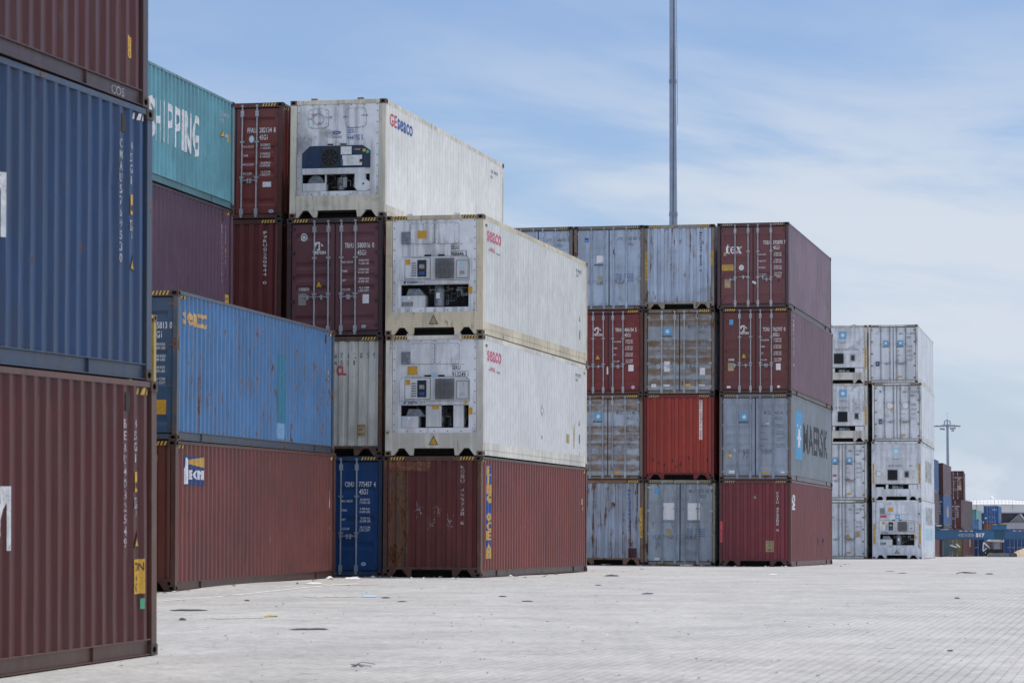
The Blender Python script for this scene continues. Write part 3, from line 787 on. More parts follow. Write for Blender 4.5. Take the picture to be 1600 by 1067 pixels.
# ---- yellow container in the gap
YP = (-8.93, 45.55, -.99, 11., 1.07, 0)
c = container('shipping_container', YP, 2.591, 'dry', 'door', maroon(rust=.3), None, 'low brown container hidden under the yellow one behind the near left stack', G2)
c = container('shipping_container', (-8.93-.028,45.55-.028,-.99+2.591, 11., 1.07, 0), 2.591, 'dry', 'door', P((.46,.33,.10), rust=.3, dirt=.4), None, 'yellow container of which only a corner post shows behind the near left stack', G2, cast=P((.16,.10,.06), rust=.5))

# ---- left block: dark red below a faded blue
c = container('shipping_container', POSE['A'][0], HCH, 'dry', 'blind', P((0.1529,0.049,0.0361), rust=.16, dirt=.3, fade=.5), P((0.104,0.045,0.0328), rust=.35, dirt=.5), 'dark red container with a blue and yellow lighthouse badge, under the faded blue one', G2, side=P((0.1619,0.0448,0.0361), rust=.14, dirt=.35, fade=.7))
hazards(c)
a = Art(); x0,x1,z0,z1 = -5.47,-4.25,2.04,2.61; a.rect(x0,x1,z0,z1,'navy')
for i in range(6):
    t0, t1 = .30+.09*i, .42+.09*i
    zc = z1-.115; xs_, xe = x0+.30, x1-.01
    u0 = -.045+.015*i; u1 = -.10+.034*i
    a.poly([(xs_,zc+u0),(xe,zc+u1),(xe,zc+u1+.029),(xs_,zc+u0+.012)], 'yellow', 1)
a.poly([(x0+.02,z0+.02),(x0+.20,z0+.02),(x0+.20,z0+.22),(x0+.26,z0+.28),(x0+.20,z0+.36),(x0+.20,z0+.46),(x0+.12,z0+.52),(x0+.06,z0+.54),(x0+.05,z0+.36),(x0+.02,z0+.30)], 'white', 1)
[a.text(ch, xx, z0+.12, .17, 'white', layer=1, bold=.025, width=ww) for ch, xx, ww in (('E',-5.162,.23),('C',-4.885,.235),('N',-4.607,.335))]; decal(c, 'lighthouse_badge', a, 'S')
for i, (z, m, w) in enumerate(((1.93,'tan',.07),(1.72,'white',.05))):
    a = Art(); a.rect(5.50,5.50+w,z-.1,z+.1,m); decal(c, 'caution_label', a, 'S')
a = Art(); a.triangle(5.55,1.10,.2); decal(c, 'warning_triangle', a, 'S')
a = Art(); a.rect(.55,.66,.86,1.0,'wornwhite'); a.rect(-.3,-.24,.9,.95,'wornwhite'); decal(c, 'paint_chip', a, 'S')
c = container('shipping_container', POSE['A'][1], HCH, 'dry', 'door', P((.045,.10,.19), rust=.2, dirt=.5, fade=.5), P((.07,.10,.14), rust=.62, dirt=.6), 'faded blue container with orange lettering and rust patches on its long side', G2, side=P((0.0668,0.1823,0.3686), rust=.46, dirt=.2, fade=.5, drip=.5), rod=P((.05,.09,.15), rust=.5), style='four')
hazards(c)
door_text(c, 'SEGU', '485813', '0', rows=(('MAX.GROSS','32.500 KGS','71.650 LBS'),('TARE','3.900 KGS','8.600 LBS'),('NET','28.600 KGS','63.050 LBS'),('CU.CAP','76.4 CBM','2.700 CUFT')))
a = Art(); a.rect(.62,.98,.50,.78,'amber'); decal(c, 'caution_plate', a, 'F')
a = Art(); a.disc(.66,.33,.07,'wplate',0,16,.7); a.text('CSC',.63,.32,.03,'greytext',layer=1); decal(c, 'approval_badge', a, 'F')
a = Art(); a.text('seaco',-5.70,2.27,.37,'orange',bold=.025,width=1.62); decal(c, 'company_lettering', a, 'S')
a = Art(); a.rect(1.08,1.84,.58,2.06,plain('teal_repair_paint',(.03,.17,.27),.5)); decal(c, 'repair_patch', a, 'S', lift=.0025)
a = Art(); a.rect(1.14,1.80,.22,.57,plain('pale_repair_paint',(.17,.33,.52),.5)); decal(c, 'repair_patch', a, 'S', lift=.0025)
side_marks(c, '485813', 2.3, 1.9, False)

# ---- left rear column: teal above plum
for k in (0,1):
    container('shipping_container', POSE['T'][k], HCH, 'dry', 'blind', maroon(rust=.2), None, ('lower' if k == 0 else 'upper')+' hidden maroon container under the plum one in the left rear column', G2)
c = container('shipping_container', POSE['T'][2], HCH, 'dry', 'blind', P((0.1188,0.0585,0.0918), rust=.1, dirt=.35, fade=.5), P((.13,.08,.10), rust=.2, dirt=.4), 'plum container directly under the teal one in the left rear column', G2)
side_marks(c, 'BEAU4019273', 2.47, 1.10); hazards(c)
a = Art(); a.rect(5.48,5.76,.64,.84,'yellow'); a.text('HIGH',5.52,.70,.08,'black',layer=1,width=.2); decal(c, 'caution_plate', a, 'S')
c = container('shipping_container', POSE['T'][3], 2.591, 'dry', 'blind', P((.125,.325,.375), rust=.12, dirt=.3, fade=.5), P((.13,.26,.28), rust=.38, dirt=.45), 'teal container with big white letters, topmost of the left rear column', G2)
a = Art(); [a.text(ch, u0, .95, .88, 'white', bold=.02, width=u1-u0) for ch, u0, u1 in (('S',-.27,.20),('H',.29,.65),('I',.75,.86),('P',1.04,1.45),('P',1.56,1.99),('I',2.09,2.21),('N',2.342,2.745),('G',2.90,3.34))]; a.text('CHINA', -3.5, .95, .88, 'white', bold=.02, width=2.6); decal(c, 'company_lettering', a, 'S')
a = Art(); a.text('CCLU 431779',5.08,2.14,.10,'wornwhite',width=.62); a.text('42G1',5.08,1.98,.09,'wornwhite',width=.25); decal(c, 'identification_number', a, 'S')
a = Art(); a.triangle(5.18,1.64,.2,'yellow'); decal(c, 'warning_triangle', a, 'S')
a = Art(); a.rect(5.62,5.70,1.58,1.78,'amber'); a.rect(5.42,5.48,1.66,1.74,'wornwhite'); decal(c, 'caution_label', a, 'S')

# ---- maroon column behind it
for k in (0,1):
    container('shipping_container', POSE['P'][k], HCH, 'dry', 'blind', maroon(rust=.2), None, ('lowest' if k == 0 else 'second')+' maroon container of the column hidden behind the faded blue container', G2)
c = container('shipping_container', POSE['P'][2], HCH, 'dry', 'blind', P((0.1383,0.038,0.0369), rust=.05, dirt=.25, fade=.3), P((0.0884,0.035,0.0295), rust=.2, dirt=.4), 'maroon ribbed container end with a vertical white number beside the plum container', G2)
stack_text(c, 'FWRU0250944 0', 'F', .77, 2.60, 1.29, 'white', .085); hazards(c)
c = container('shipping_container', POSE['P'][3], HCH, 'dry', 'door', P((0.1747,0.042,0.0369), rust=.05, dirt=.22, fade=.3), P((0.104,0.036,0.0279), rust=.2, dirt=.35), 'maroon door end with white numbers, topmost beside the teal container', G2, nh=4, rodx=.545)
door_text(c, 'FFAU', '282134', '8', rows=(('MAX.GROSS','32.500KG','71.650LBS'),('TARE','3.700KG','8.160LBS'),('MAX.CARGO','28.800KG','63.490LBS'),('CU.CAP.','76.4CU.M','2.700CU.FT')), xs=(.29,.60)); hazards(c)
stickers(c, ('approval_badge', lambda a: (a.disc(.40,1.995,.07,'paleblue',0,18,1.3), a.disc(.40,1.995,.04,'wplate',1,16,1.3))),
         ('white_sticker', lambda a: a.rect(.70,.92,.80,.93,'wplate')), ('approval_badge', lambda a: (a.disc(.93,.20,.065,'wplate',0,16,.6), a.disc(.93,.20,.045,'sky',1,16,.6))))

# ---- column with the older white refrigerated container on top
c = container('shipping_container', POSE['Q'][0], HCH, 'dry', 'door', P((.012,.062,.19), rust=.05, dirt=.25, fade=.3), P((.02,.055,.12), rust=.3, dirt=.5), 'deep blue door end with white numbers standing on the ground', G3, style='three', nh=3, rodx=.56, rod=P((.28,.32,.38), rust=.2))
door_text(c, 'CSNU', '775457', '4', rows=(('MAX. GROSS','32.500 KG.','71.650 LBS'),('TARE','3.900 KG.','8.600 LBS'),('NET','28.600 KG.','63.050 LBS'),('CU.CAP','76.4 CU.M','2.700 CUFT')), xs=(.26,.61)); hazards(c)
stickers(c, ('approval_badge', lambda a: (a.disc(.74,.30,.06,'wplate',0,16,.7), a.disc(.74,.30,.04,'sky',1,16,.7))))
c = container('shipping_container', POSE['Q'][1], HCH, 'dry', 'blind', P((.55,.56,.52), rust=.30, dirt=.45, fade=.35, drip=.35), P((.10,.065,.058), rust=.72, dirt=.5), 'cream ribbed container end with red letters and a rust streaked post', G3)
a = Art(); a.column('', 0,0,0,'black')
for i, ch in enumerate('8762859'): a.text(ch, -.02+.165*i, 2.37, .12, 'greytext', width=.065 if ch != '1' else .03)
for i, ch in enumerate('45G1'): a.text(ch, -.02+.165*i, 2.20, .11, 'greytext', width=.065 if ch != '1' else .03)
a.text('OOLU', -.65, 2.37, .12, 'greytext', width=.45); decal(c, 'identification_number', a, 'F')
a = Art(); a.text('CL', .035, 1.965, .205, 'red', bold=.05, width=.25); a.text('O', -.17, 1.965, .205, 'red', bold=.05, width=.17); decal(c, 'company_lettering', a, 'F')
a = Art(); a.rect(.57,.79,.46,.77,'tan'); a.text('CAUTION',.59,.70,.045,'black',layer=1,width=.18); a.text('9\'6"',.63,.61,.05,'black',layer=1,width=.1); a.text('HIGH',.61,.50,.06,'black',layer=1,width=.14); decal(c, 'caution_plate', a, 'F'); hazards(c)
rb = paint('flaking_rust', (.16,.075,.04), rust=.85, dirt=.3, rough=.85); rr = random.Random(12)
a = Art()
for z0_, z1_ in ((1.42,2.05),(.72,1.36),(.42,.66)):
    l = [(1.125+rr.uniform(-.012,.012), z0_+(z1_-z0_)*i/5) for i in range(6)]; r_ = [(1.198+rr.uniform(-.012,.006), z1_-(z1_-z0_)*i/5) for i in range(6)]
    a.poly(l+r_, rb)
decal(c, 'rust_patch', a, 'Q')
c = container('shipping_container', POSE['Q'][2], HCH, 'dry', 'door', P((0.1420,0.0550,0.0630), rust=.05, dirt=.4, fade=.35), P((.055,.032,.034), rust=.3, dirt=.5), 'maroon door end with pale lock rods directly under the dirty white refrigerated container', G3, nh=5, rodx=.52)
door_text(c, 'TRHU', '580016', '0', xs=(.245,.565)); triton_logo(c); hazards(c)
stickers(c, ('approval_badge', lambda a: (a.disc(-.80,2.44,.085,'wplate',0,20,1.15), a.disc(-.80,2.44,.06,'greytext',1,18,1.15), a.disc(-.80,2.44,.035,'wplate',2,14,1.15))), ('warning_triangle', lambda a: a.triangle(-.41,1.20,.20)),
    ('white_sticker', lambda a: (a.rect(-.90,-.70,1.13,1.21,'wornwhite'), a.disc(-.90,1.17,.04,'wornwhite'), a.disc(-.70,1.17,.04,'wornwhite'))), ('data_plate', lambda a: a.rect(-.93,-.73,.78,1.06,'plate')), ('white_sticker', lambda a: a.rect(.70,.86,.80,1.02,'wplate')), ('approval_badge', lambda a: (a.disc(.73,.24,.055,'wplate',0,16,.7), a.disc(.73,.24,.04,'sky',1,16,.7))))
cream = P((.60,.55,.44), rust=.36, dirt=.55, fade=.4); oldwhite = P((.742,.747,.753), rust=.18, dirt=.9, fade=.35, drip=.25)
c = container('refrigerated_container', POSE['Q'][3], HCH, 'reefer', 'machine', oldwhite, P((.68,.63,.50), rust=.36, dirt=.6, drip=.5), 'dirty white refrigerated container with a dark blue cooling unit, higher than all others', G3, side=P((.73,.71,.66), rust=.05, dirt=.16, fade=.15), cast=P((.14,.09,.06), rust=.6, dirt=.6))
carrier(c, oldwhite); id_reefer(c, 'GESU', '944735 5', 'blue', .24, 2.07, 1.90)
a = Art(); a.text('GE',-5.72,2.30,.29,'red',bold=.02,width=.62); a.text('seaco',-5.04,2.30,.37,'blue',bold=.02,width=1.40); decal(c, 'company_lettering', a, 'S')
a = Art(); a.text('GESU 944735',4.53,2.46,.09,'greytext',width=.85); a.text('45R1',4.53,2.30,.09,'greytext',width=.25); decal(c, 'identification_number', a, 'S')

# ---- white block on the long maroon container
c = container('shipping_container', POSE['B'][0], HCH, 'dry', 'blind', P((0.1279,0.034,0.032), rust=.17, dirt=.35, fade=.5), P((.10,.055,.045), rust=.55, dirt=.6), 'maroon container with a blue and yellow vertical strip, below two white refrigerated ones', G3, side=P((0.2004,0.0472,0.0379), rust=.08, dirt=.25, fade=.5))
stack_text(c, 'KOSU 499728 6', 'F', .745, 2.67, 1.26, 'wornwhite', .085)
rusty = paint('bare_rusty_steel', (.13,.07,.05), rust=.95, dirt=.5, rough=.8)
a = Art()
rn = random.Random(4); edge = [(-.585+rn.uniform(-.02,.02), .25+i*.16) for i in range(15)]
a.poly([(-1.075,.25)]+edge+[(-.60,2.52),(-1.075,2.52)], rusty); decal(c, 'rust_patch', a, 'F', lift=.003)
a = Art(); a.poly([(-1.07,2.60),(-.98,2.53),(-.6,2.55),(-.1,2.53),(-.04,2.70),(-.05,2.77),(-1.07,2.77)], plain('rust_brown_strip', (.20,.085,.05), .8, 0, .4, 10)); decal(c, 'rust_patch', a, 'F', lift=.005)
for cx, cz in ((-.35,1.60),(.13,1.58),(-.08,1.28),(.41,1.32)):
    a = Art()
    for i in range(26):
        x, z = cx+rn.gauss(0,.05), cz+rn.gauss(0,.085); s = rn.uniform(.004,.014)
        a.poly([(x,z-s),(x+s*rn.uniform(.5,1.6),z-s*.2),(x+s*.4,z+s*rn.uniform(.6,2)),(x-s,z+s*.4)], 'wornwhite')
    decal(c, 'scrape_mark', a, 'F')
hazards(c)
a = Art(); a.rect(-5.57,-5.06,.45,2.70,'blue')
for i, ch in enumerate('KING OCEAN'):
    if ch != ' ': a.text(ch,-5.44 if ch != 'I' else -5.42,2.455-.222*i,.205,'yellow',layer=1,bold=.035,width=.365 if ch != 'I' else .10)
decal(c, 'company_lettering', a, 'S')
for z0,z1,x,m in ((1.86,2.03,5.41,'tan'),(.93,1.14,5.02,'yellow')):
    a = Art(); a.rect(x,x+.09,z0,z1,m); decal(c, 'caution_label', a, 'S')
a = Art(); a.rect(5.47,5.53,1.70,1.80,'wornwhite'); decal(c, 'class_mark', a, 'S'); a = Art(); a.triangle(5.06,1.60,.12,'tan'); decal(c, 'warning_triangle', a, 'S')
for k, code, num, lab in ((1,'SEKU','913249 1','cleaner white refrigerated container just above the long maroon one'), (2,'SEGU','968646 2','white refrigerated container with yellowed posts and an exposed compressor, second row from its top')):
    body = P((.763,.772,.780), rust=.12 if k == 1 else .16, dirt=.5 if k == 1 else .9, fade=.3)
    fr = P((.70,.67,.58), rust=.30, dirt=.5, drip=.45) if k == 1 else P((.66,.57,.40), rust=.32, dirt=.6, drip=.55)
    if k == 2: lab = 'white refrigerated container with yellowed posts and an exposed compressor, above the cleaner white one'
    c = container('refrigerated_container', POSE['B'][k], HCH, 'reefer', 'machine', body, fr, lab, G3, side=P((.665,.665,.65) if k == 1 else (.655,.655,.62), rust=.05, dirt=.10 if k == 1 else .22, fade=.14), cast=P((.20,.15,.11), rust=.6, dirt=.5))
    daikin(c, body, 2-k); id_reefer(c, code, num, 'black', .44 if k == 1 else .41)
    a = Art(); a.text('seaco',-5.70,2.30,.36,'pink',bold=.02,width=1.45); decal(c, 'company_lettering', a, 'S')
    a = Art(); a.text('an',-5.55,2.07,.06,'greytext',width=.1); a.text('HNA',-5.38,2.06,.10,'pink',bold=.03,width=.50); a.text('company',-4.80,2.05,.06,'greytext',width=.42); decal(c, 'company_lettering', a, 'S')
    a = Art(); a.text(code+' '+num,4.55,2.50,.08,'greytext',width=.75); a.text('45R1',4.55,2.36,.08,'greytext',width=.3); a.rect(4.55,5.3,2.47,2.475,'greytext'); decal(c, 'identification_number', a, 'S')
    a = Art(); a.triangle(5.05,1.15,.18,'tan'); decal(c, 'warning_triangle', a, 'S')
    a = Art(); a.rect(5.02,5.13,.66,.90,'navy'); decal(c, 'class_mark', a, 'S')
    if k == 1:
        a = Art(); a.poly([(.34,1.19),(.52,1.36),(.34,1.53),(.16,1.36)],'greytext'); a.poly([(.34,1.24),(.47,1.36),(.34,1.48),(.21,1.36)],'wplate',1); a.rect(.28,.40,.62,.70,'greytext'); decal(c, 'handling_mark', a, 'S')
        a = Art(); a.hazard(5.62,5.86,2.62,2.68,3); decal(c, 'hazard_stripe', a, 'S'); a = Art(); a.rect(3.35,3.75,.62,.86,'tan'); decal(c, 'faded_sticker', a, 'S'); a = Art(); a.poly([(4.3,.50),(4.42,.50),(4.45,1.0),(4.40,1.18),(4.28,.9)],'tan'); decal(c, 'faded_sticker', a, 'S')
        a = Art(); a.rect(5.1,5.16,.30,.42,'red'); decal(c, 'class_mark', a, 'S')
    hazards(c, side=False)
    a = Art(); a.hazard(-5.88,-5.68,2.62,2.68,3,'tan'); decal(c, 'hazard_stripe', a, 'S')

# ---- middle block
grey = (.36,.43,.53)
gm = lambda rust=.25, col=grey, **k: P(col, rust=rust+.12, dirt=k.pop('dirt', .6), **({'drip': .3} | k))
oldframe = P((.17,.15,.14), rust=.70, dirt=.6)
def star_badge(x=-.38, z=2.18, a_=.26, t=True):
    def f(a):
        a.star(x, z, a_)
        if t: a.text('MAERSK', x, z-a_*.5-.075, .055, 'black', align='c', bold=.03, width=.34)
    return ('company_badge', f)
MK = (('MAX GR.','30.480 KG','67.200 LB'),('TARE','3.900 KG','8.600 LB'),('PAYLOAD','26.580 KG','58.600 LB'),('CUB','76.3 M3','2.694 FT3'))
for k, lab in ((0,'bottom'),(1,'second'),(2,'third')):
    container('shipping_container', POSE['C1'][k], HCH, 'dry', 'door', gm(), oldframe, lab+' grey container of the column hidden behind the white refrigerated ones', G4, rod=gm(.4))
c = container('shipping_container', POSE['C1'][3], HCH, 'dry', 'door', gm(.22), oldframe, 'grey door end half hidden behind the sloping roof of the upper white container', G4, rod=gm(.42), hinge=gm(.4), style='flat', flatbars=True, cast=P((.05,.04,.035), rust=.5))
door_text(c, 'MSKU', '446381', '0', 'greytext', rows=MK, hgt=.12, dz=.52); hazards(c, side=False, m1='tan')
c = container('shipping_container', POSE['C2'][0], HCH, 'dry', 'blind', gm(.36, (.37,.43,.52), drip=.78), P((.20,.115,.075), rust=.80, dirt=.4), 'rust streaked grey ribbed container end at ground level beside the long maroon side', G4)
stack_text(c, 'MRKU2945717', 'F', .72, 2.58, 1.14, 'blue', .09); post_strip(c, 1.135, .93, 1.95); hazards(c, left=False)
a = Art(); a.rect(.69,.98,.17+.08,.58,plain('dark_maroon_patch',(.075,.022,.024),.6)); decal(c, 'repair_patch', a, 'F')
c = container('shipping_container', POSE['C2'][1], HCH, 'dry', 'door', gm(.40), P((.16,.13,.11), rust=.75, dirt=.6), 'grey door end with brown rust bands, directly above the rust streaked ribbed end', G4, rod=gm(.3, (.36,.40,.44)), hinge=gm(.3), door_mat=P((.36,.41,.47), rust=.62, dirt=.3, bands=(.93,.845,.6,.5,.4,.27,.148)), nh=5)
door_text(c, 'MRKU', '572 484', '0', 'greytext', rows=MK, hgt=.125, dz=.68); stickers(c, star_badge(-.33, 2.16)); hazards(c, side=False, left=False)
stickers(c, ('caution_label', lambda a: (a.rect(.22,.44,.20,.28,'amber'),)), ('caution_label', lambda a: a.rect(-.47,-.33,.20,.26,'tan')))
c = container('shipping_container', POSE['C2'][2], HCH, 'dry', 'door', P((0.1841,0.036,0.0344), rust=.05, dirt=.25, fade=.3), P((0.104,0.035,0.0287), rust=.25, dirt=.4), 'maroon door end with pale lock rods beside the upper white refrigerated container', G4, nh=5, rodx=.52)
door_text(c, 'TRHU', '406104', '5', xs=(.245,.565)); triton_logo(c, -.36); hazards(c, side=False, left=False)
stickers(c, ('warning_triangle', lambda a: a.triangle(-.37,1.20,.21)), ('white_sticker', lambda a: a.rect(.70,.88,.80,1.02,'wplate')), ('approval_badge', lambda a: (a.disc(.86,.25,.055,'wplate'), a.disc(.86,.25,.03,'pink',1))), ('white_sticker', lambda a: a.rect(-.05,.0,.70,.96,'wplate')))
c = container('shipping_container', POSE['C2'][3], HCH, 'dry', 'door', gm(.22), oldframe, 'grey door end with a white square sticker over dark lettering in the top row', G4, rod=gm(.35), hinge=gm(.4), style='flat', flatbars=True, cast=P((.05,.04,.035), rust=.5))
door_text(c, 'MSKU', '055 847', '0', 'greytext', rows=(), hgt=.12, dz=.52); hazards(c, side=False, m1='tan', left=False)
def old_marks(a):
    for i in range(4):
        for x0, w in ((.24,.20),(.52,.32)): a.text(('MAX GR.','TARE','PAYLOAD','CUB CAP')[i] if x0 < .3 else ('30.480 67.200','3.900 8.600','26.580 58.600','67.3 2.390')[i], x0, 1.20-.075*i, .045, 'blue', width=w)
stickers(c, ('company_badge', lambda a: (a.rect(-.85,-.71,2.34,2.50,'blue'), a.rect(-.83,-.73,2.36,2.42,'sky',1))), ('white_sticker', lambda a: a.poly([(-.43,1.62),(-.20,1.66),(-.18,1.88),(-.43,1.88)],'wplate')), ('company_lettering', lambda a: a.text('MAERSK',-.32,1.53,.055,'black',align='c',bold=.03,width=.38)), ('brown_sticker', lambda a: (a.rect(-.42,-.22,.86,1.18,'plate'), a.rect(-.40,-.27,.90,1.14,'tan',1))), ('weight_table', old_marks))
c = container('shipping_container', POSE['C3'][0], HCH, 'dry', 'door', gm(.28, (.33,.385,.44), drip=.35), P((.28,.26,.20), rust=.62, dirt=.5), 'grey door end with two white rectangles, at ground level under the bright red end', G4, rod=gm(.35, (.30,.34,.38)), hinge=gm(.2, (.40,.42,.44)), style='flat', flatbars=True, cast=P((.05,.04,.035), rust=.5))
door_text(c, 'MSKU', '033 100', '4', 'greytext', rows=(), hgt=.125, dz=.44); hazards(c, side=False, m1='tan'); stickers(c, ('weight_table', old_marks))
stickers(c, *[('white_panel_sticker', (lambda xx: (lambda a: (a.rect(xx-.21,xx+.21,1.54,2.12,'wplate'), a.text('MAERSK',xx,1.46,.06,'black',align='c',bold=.03,width=.42))))(xx)) for xx in (-.37,.47)])
stickers(c, ('company_badge', lambda a: a.rect(-.88,-.73,2.42,2.60,'sky')), ('brown_sticker', lambda a: a.rect(-.47,-.28,.96,1.24,'tan')), ('paper_scrap_sticker', lambda a: a.rect(-.88,-.70,.17,.26,'wplate')))
c = container('shipping_container', POSE['C3'][1], HCH, 'dry', 'blind', P((.33,.048,.033), rust=.08, dirt=.3, fade=.4), P((0.1664,0.026,0.0295), rust=.15, dirt=.4), 'bright red ribbed container end with a narrow white vertical label', G4)
a = Art(); a.rect(.70,.80,1.36,2.70,'white'); a.column('MSKU 903477 2 45G1',.75,2.68,1.40,'red',.06,1); decal(c, 'identification_number', a, 'F'); hazards(c, side=False, m1='tan')
for x, z in ((-.89,.70),(-.7,.58),(-.5,.50),(-.22,.66),(.05,.52),(.33,.74),(.98,.66),(-.1,.44)):
    a = Art(); a.rect(x-.05,x+.05,z-.012,z+.012,'black'); a.rect(x-.01,x+.014,z-.06,z+.05,'black'); decal(c, 'scrape_mark', a, 'F')
c = container('shipping_container', POSE['C3'][2], HCH, 'dry', 'door', gm(.35), P((.20,.17,.14), rust=.66, dirt=.5), 'heavily rusted grey door end with star badge, directly above the bright red end', G4, rod=gm(.3, (.38,.42,.46)), hinge=gm(.15, (.36,.40,.45)), door_mat=P((.32,.36,.40), rust=.66, dirt=.45, bands=(.93,.845,.6,.5,.4,.27,.148)), nh=4)
door_text(c, 'MSKU', '337 998', '2', 'greytext', rows=MK, hgt=.125, dz=.66); stickers(c, star_badge(-.42, 2.15, .24)); hazards(c, side=False, left=False)
stickers(c, ('white_sticker', lambda a: a.rect(-.53,-.33,.78,1.13,'wplate')), ('approval_badge', lambda a: a.disc(-.74,.95,.06,'wplate',0,16,1.3)), ('white_sticker', lambda a: a.rect(.70,.88,.66,.90,'wplate')), ('caution_label', lambda a: a.rect(.17,.38,.27,.36,'yellow')), ('white_sticker', lambda a: a.rect(-.97,-.80,.25,.36,'wplate')), ('white_sticker', lambda a: a.rect(-.55,-.33,.28,.34,'wplate')), ('white_sticker', lambda a: a.rect(.66,.88,.29,.33,'wplate')))
c = container('shipping_container', POSE['C3'][3], HCH, 'dry', 'blind', gm(.22, (.42,.50,.62), drip=.8), P((.28,.25,.21), rust=.60, dirt=.5), 'grey ribbed container end with rust streaks and yellow post strips in the top row', G4)
stack_text(c, 'MRKU544 0120 0', 'F', .74, 2.64, 1.28, 'black', .075); post_strip(c, -1.13, 1.0, 1.97); post_strip(c, 1.13, 1.5, 1.98); hazards(c, side=False)
c = container('shipping_container', POSE['C4'][0], HCH, 'dry', 'blind', P((0.208,0.042,0.0533), rust=.05, dirt=.25, fade=.3), P((0.1196,0.042,0.041), rust=.3, dirt=.4), 'crimson maroon container at ground level, under the grey one with huge dark letters', G4, side=P((0.1830,0.0398,0.0444), rust=.08, dirt=.3, fade=.45))
stack_text(c, 'CAIU 472205 9', 'F', .75, 2.50, 1.17, 'white', .085)
stickers(c, ('warning_triangle', lambda a: a.triangle(-.01,2.26,.16,'tan')), ('caution_plate', lambda a: (a.rect(.35,.63,.49,.86,'tan'), a.text('CAUTION',.38,.78,.045,'black',layer=1,width=.22), a.text('9\'6"',.43,.67,.05,'black',layer=1,width=.12), a.text('HIGH',.41,.53,.07,'black',layer=1,width=.16))))
hazards(c, side=False, m1='tan'); a = Art(); a.rect(-1.19,-1.10,.80,1.5,'red'); decal(c, 'red_post_patch', a, 'Q')
a = Art(); a.text('CAI',-5.62,2.42,.62,'white',bold=.08,rot=True,width=.52); decal(c, 'company_lettering', a, 'S')
a = Art(); a.rect(5.50,5.58,.52,1.0,'yellow'); a.rect(5.50,5.56,1.25,1.35,'yellow'); decal(c, 'caution_label', a, 'S')
for x, z in ((1.6,.85),(3.1,.88)):
    a = Art(); a.disc(x,z,.16,plain('tar_smudge',(.06,.035,.035),.8),0,9,.9); decal(c, 'scrape_mark', a, 'S')
c = container('shipping_container', POSE['C4'][1], HCH, 'dry', 'door', gm(.10, (.29,.335,.40), dirt=.35), P((.16,.14,.14), rust=.45, dirt=.5), 'grey container with a blue star block and huge dark letters on its long side', G4, rod=gm(.2, (.26,.30,.36)), hinge=gm(.15, (.36,.40,.46)), side=P((.225,.255,.28), rust=.04, dirt=.35, fade=.35), nh=4)
door_text(c, 'MRSU', '463 457', '3', 'greytext', rows=MK, hgt=.125, dz=.70, small='greytext'); stickers(c, star_badge(-.38, 2.12)); hazards(c, side=False, m1='tan')
def scrawl(a):
    rr = random.Random(9)
    for i in range(22):
        x = rr.choice((-.42,-.38,-.33,-.29)); z = .98-.075*(i//5); t = rr.uniform(-.03,.03)
        a.poly([(x,z),(x+.012,z),(x+.03+t,z+.05),(x+.018+t,z+.05)],'black')
stickers(c, ('brown_sticker', lambda a: (a.rect(-.98,-.80,.72,.98,'tan'), a.rect(-.88,-.81,.80,.84,'wplate',1))), ('approval_badge', lambda a: a.disc(-.70,.98,.05,'wplate',0,14,1.3)), ('graffiti', scrawl), ('white_sticker', lambda a: a.rect(-.90,-.70,.22,.32,'wplate')), ('caution_label', lambda a: a.rect(.24,.46,.22,.29,'amber')), ('white_sticker', lambda a: a.rect(.86,.99,.23,.29,'wplate')), ('chalk_mark', lambda a: a.rect(.32,.345,.42,.56,'yellow')), ('white_sticker', lambda a: a.rect(.36,.46,1.88,1.91,'wplate')))
a = Art(); a.star(-3.86,1.565,1.0,bg=None); a.items = [([(-3.86+(p[0]+3.86)*1.55, 1.565+(p[1]-1.565)*1.55) for p in it[0]],)+tuple(it[1:3])+(it[3],) for it in a.items]; a.rect(-4.64,-3.08,.74,2.39,'sky'); decal(c, 'company_badge', a, 'S')
a = Art(); a.text('MAERSK',-2.67,1.05,.97,plain('charcoal_lettering',(.055,.058,.064),.6,0,.3,8),bold=.02,width=7.3); decal(c, 'company_lettering', a, 'S')
c = container('shipping_container', POSE['C4'][2], HCH, 'dry', 'door', P((0.1414,0.043,0.041), rust=.05, dirt=.3, fade=.3), P((0.078,0.035,0.0303), rust=.25, dirt=.4), 'maroon container with a white emblem, above the grey one with huge dark letters', G4, side=P((0.187,0.108,0.138), rust=.08, dirt=.3, fade=.35), nh=5, rodx=.54)
door_text(c, 'TCNU', '762757', '0', xs=(.25,.585), dz=.78); triton_logo(c, -.40); hazards(c, side=False)
stickers(c, ('company_badge', lambda a: a.rect(-.90,-.77,2.34,2.52,'sky')), ('warning_triangle', lambda a: a.triangle(-.40,1.20,.21)), ('white_sticker', lambda a: a.rect(-.94,-.73,1.12,1.20,'wornwhite')), ('data_plate', lambda a: a.rect(-.94,-.74,.78,1.05,'tan')), ('white_sticker', lambda a: a.rect(.69,.85,.80,1.02,'wplate')), ('white_sticker', lambda a: a.rect(-.98,-.85,.20,.27,'wplate')), ('approval_badge', lambda a: a.disc(.78,.24,.055,'wplate',0,14,.8)))
stack_text(c, 'TCNU762757 0', 'S', -5.34, 2.70, .95, 'white', .13)
c = container('shipping_container', POSE['C4'][3], HCH, 'dry', 'door', P((0.1633,0.056,0.0599), rust=.05, dirt=.3, fade=.3), P((.080,.042,.05), rust=.25, dirt=.4), 'topmost maroon container with large white lower case letters and a yellow caution label', G4, side=P((0.235,0.162,0.198), rust=.12, dirt=.35, fade=.4), style='four', nh=4)
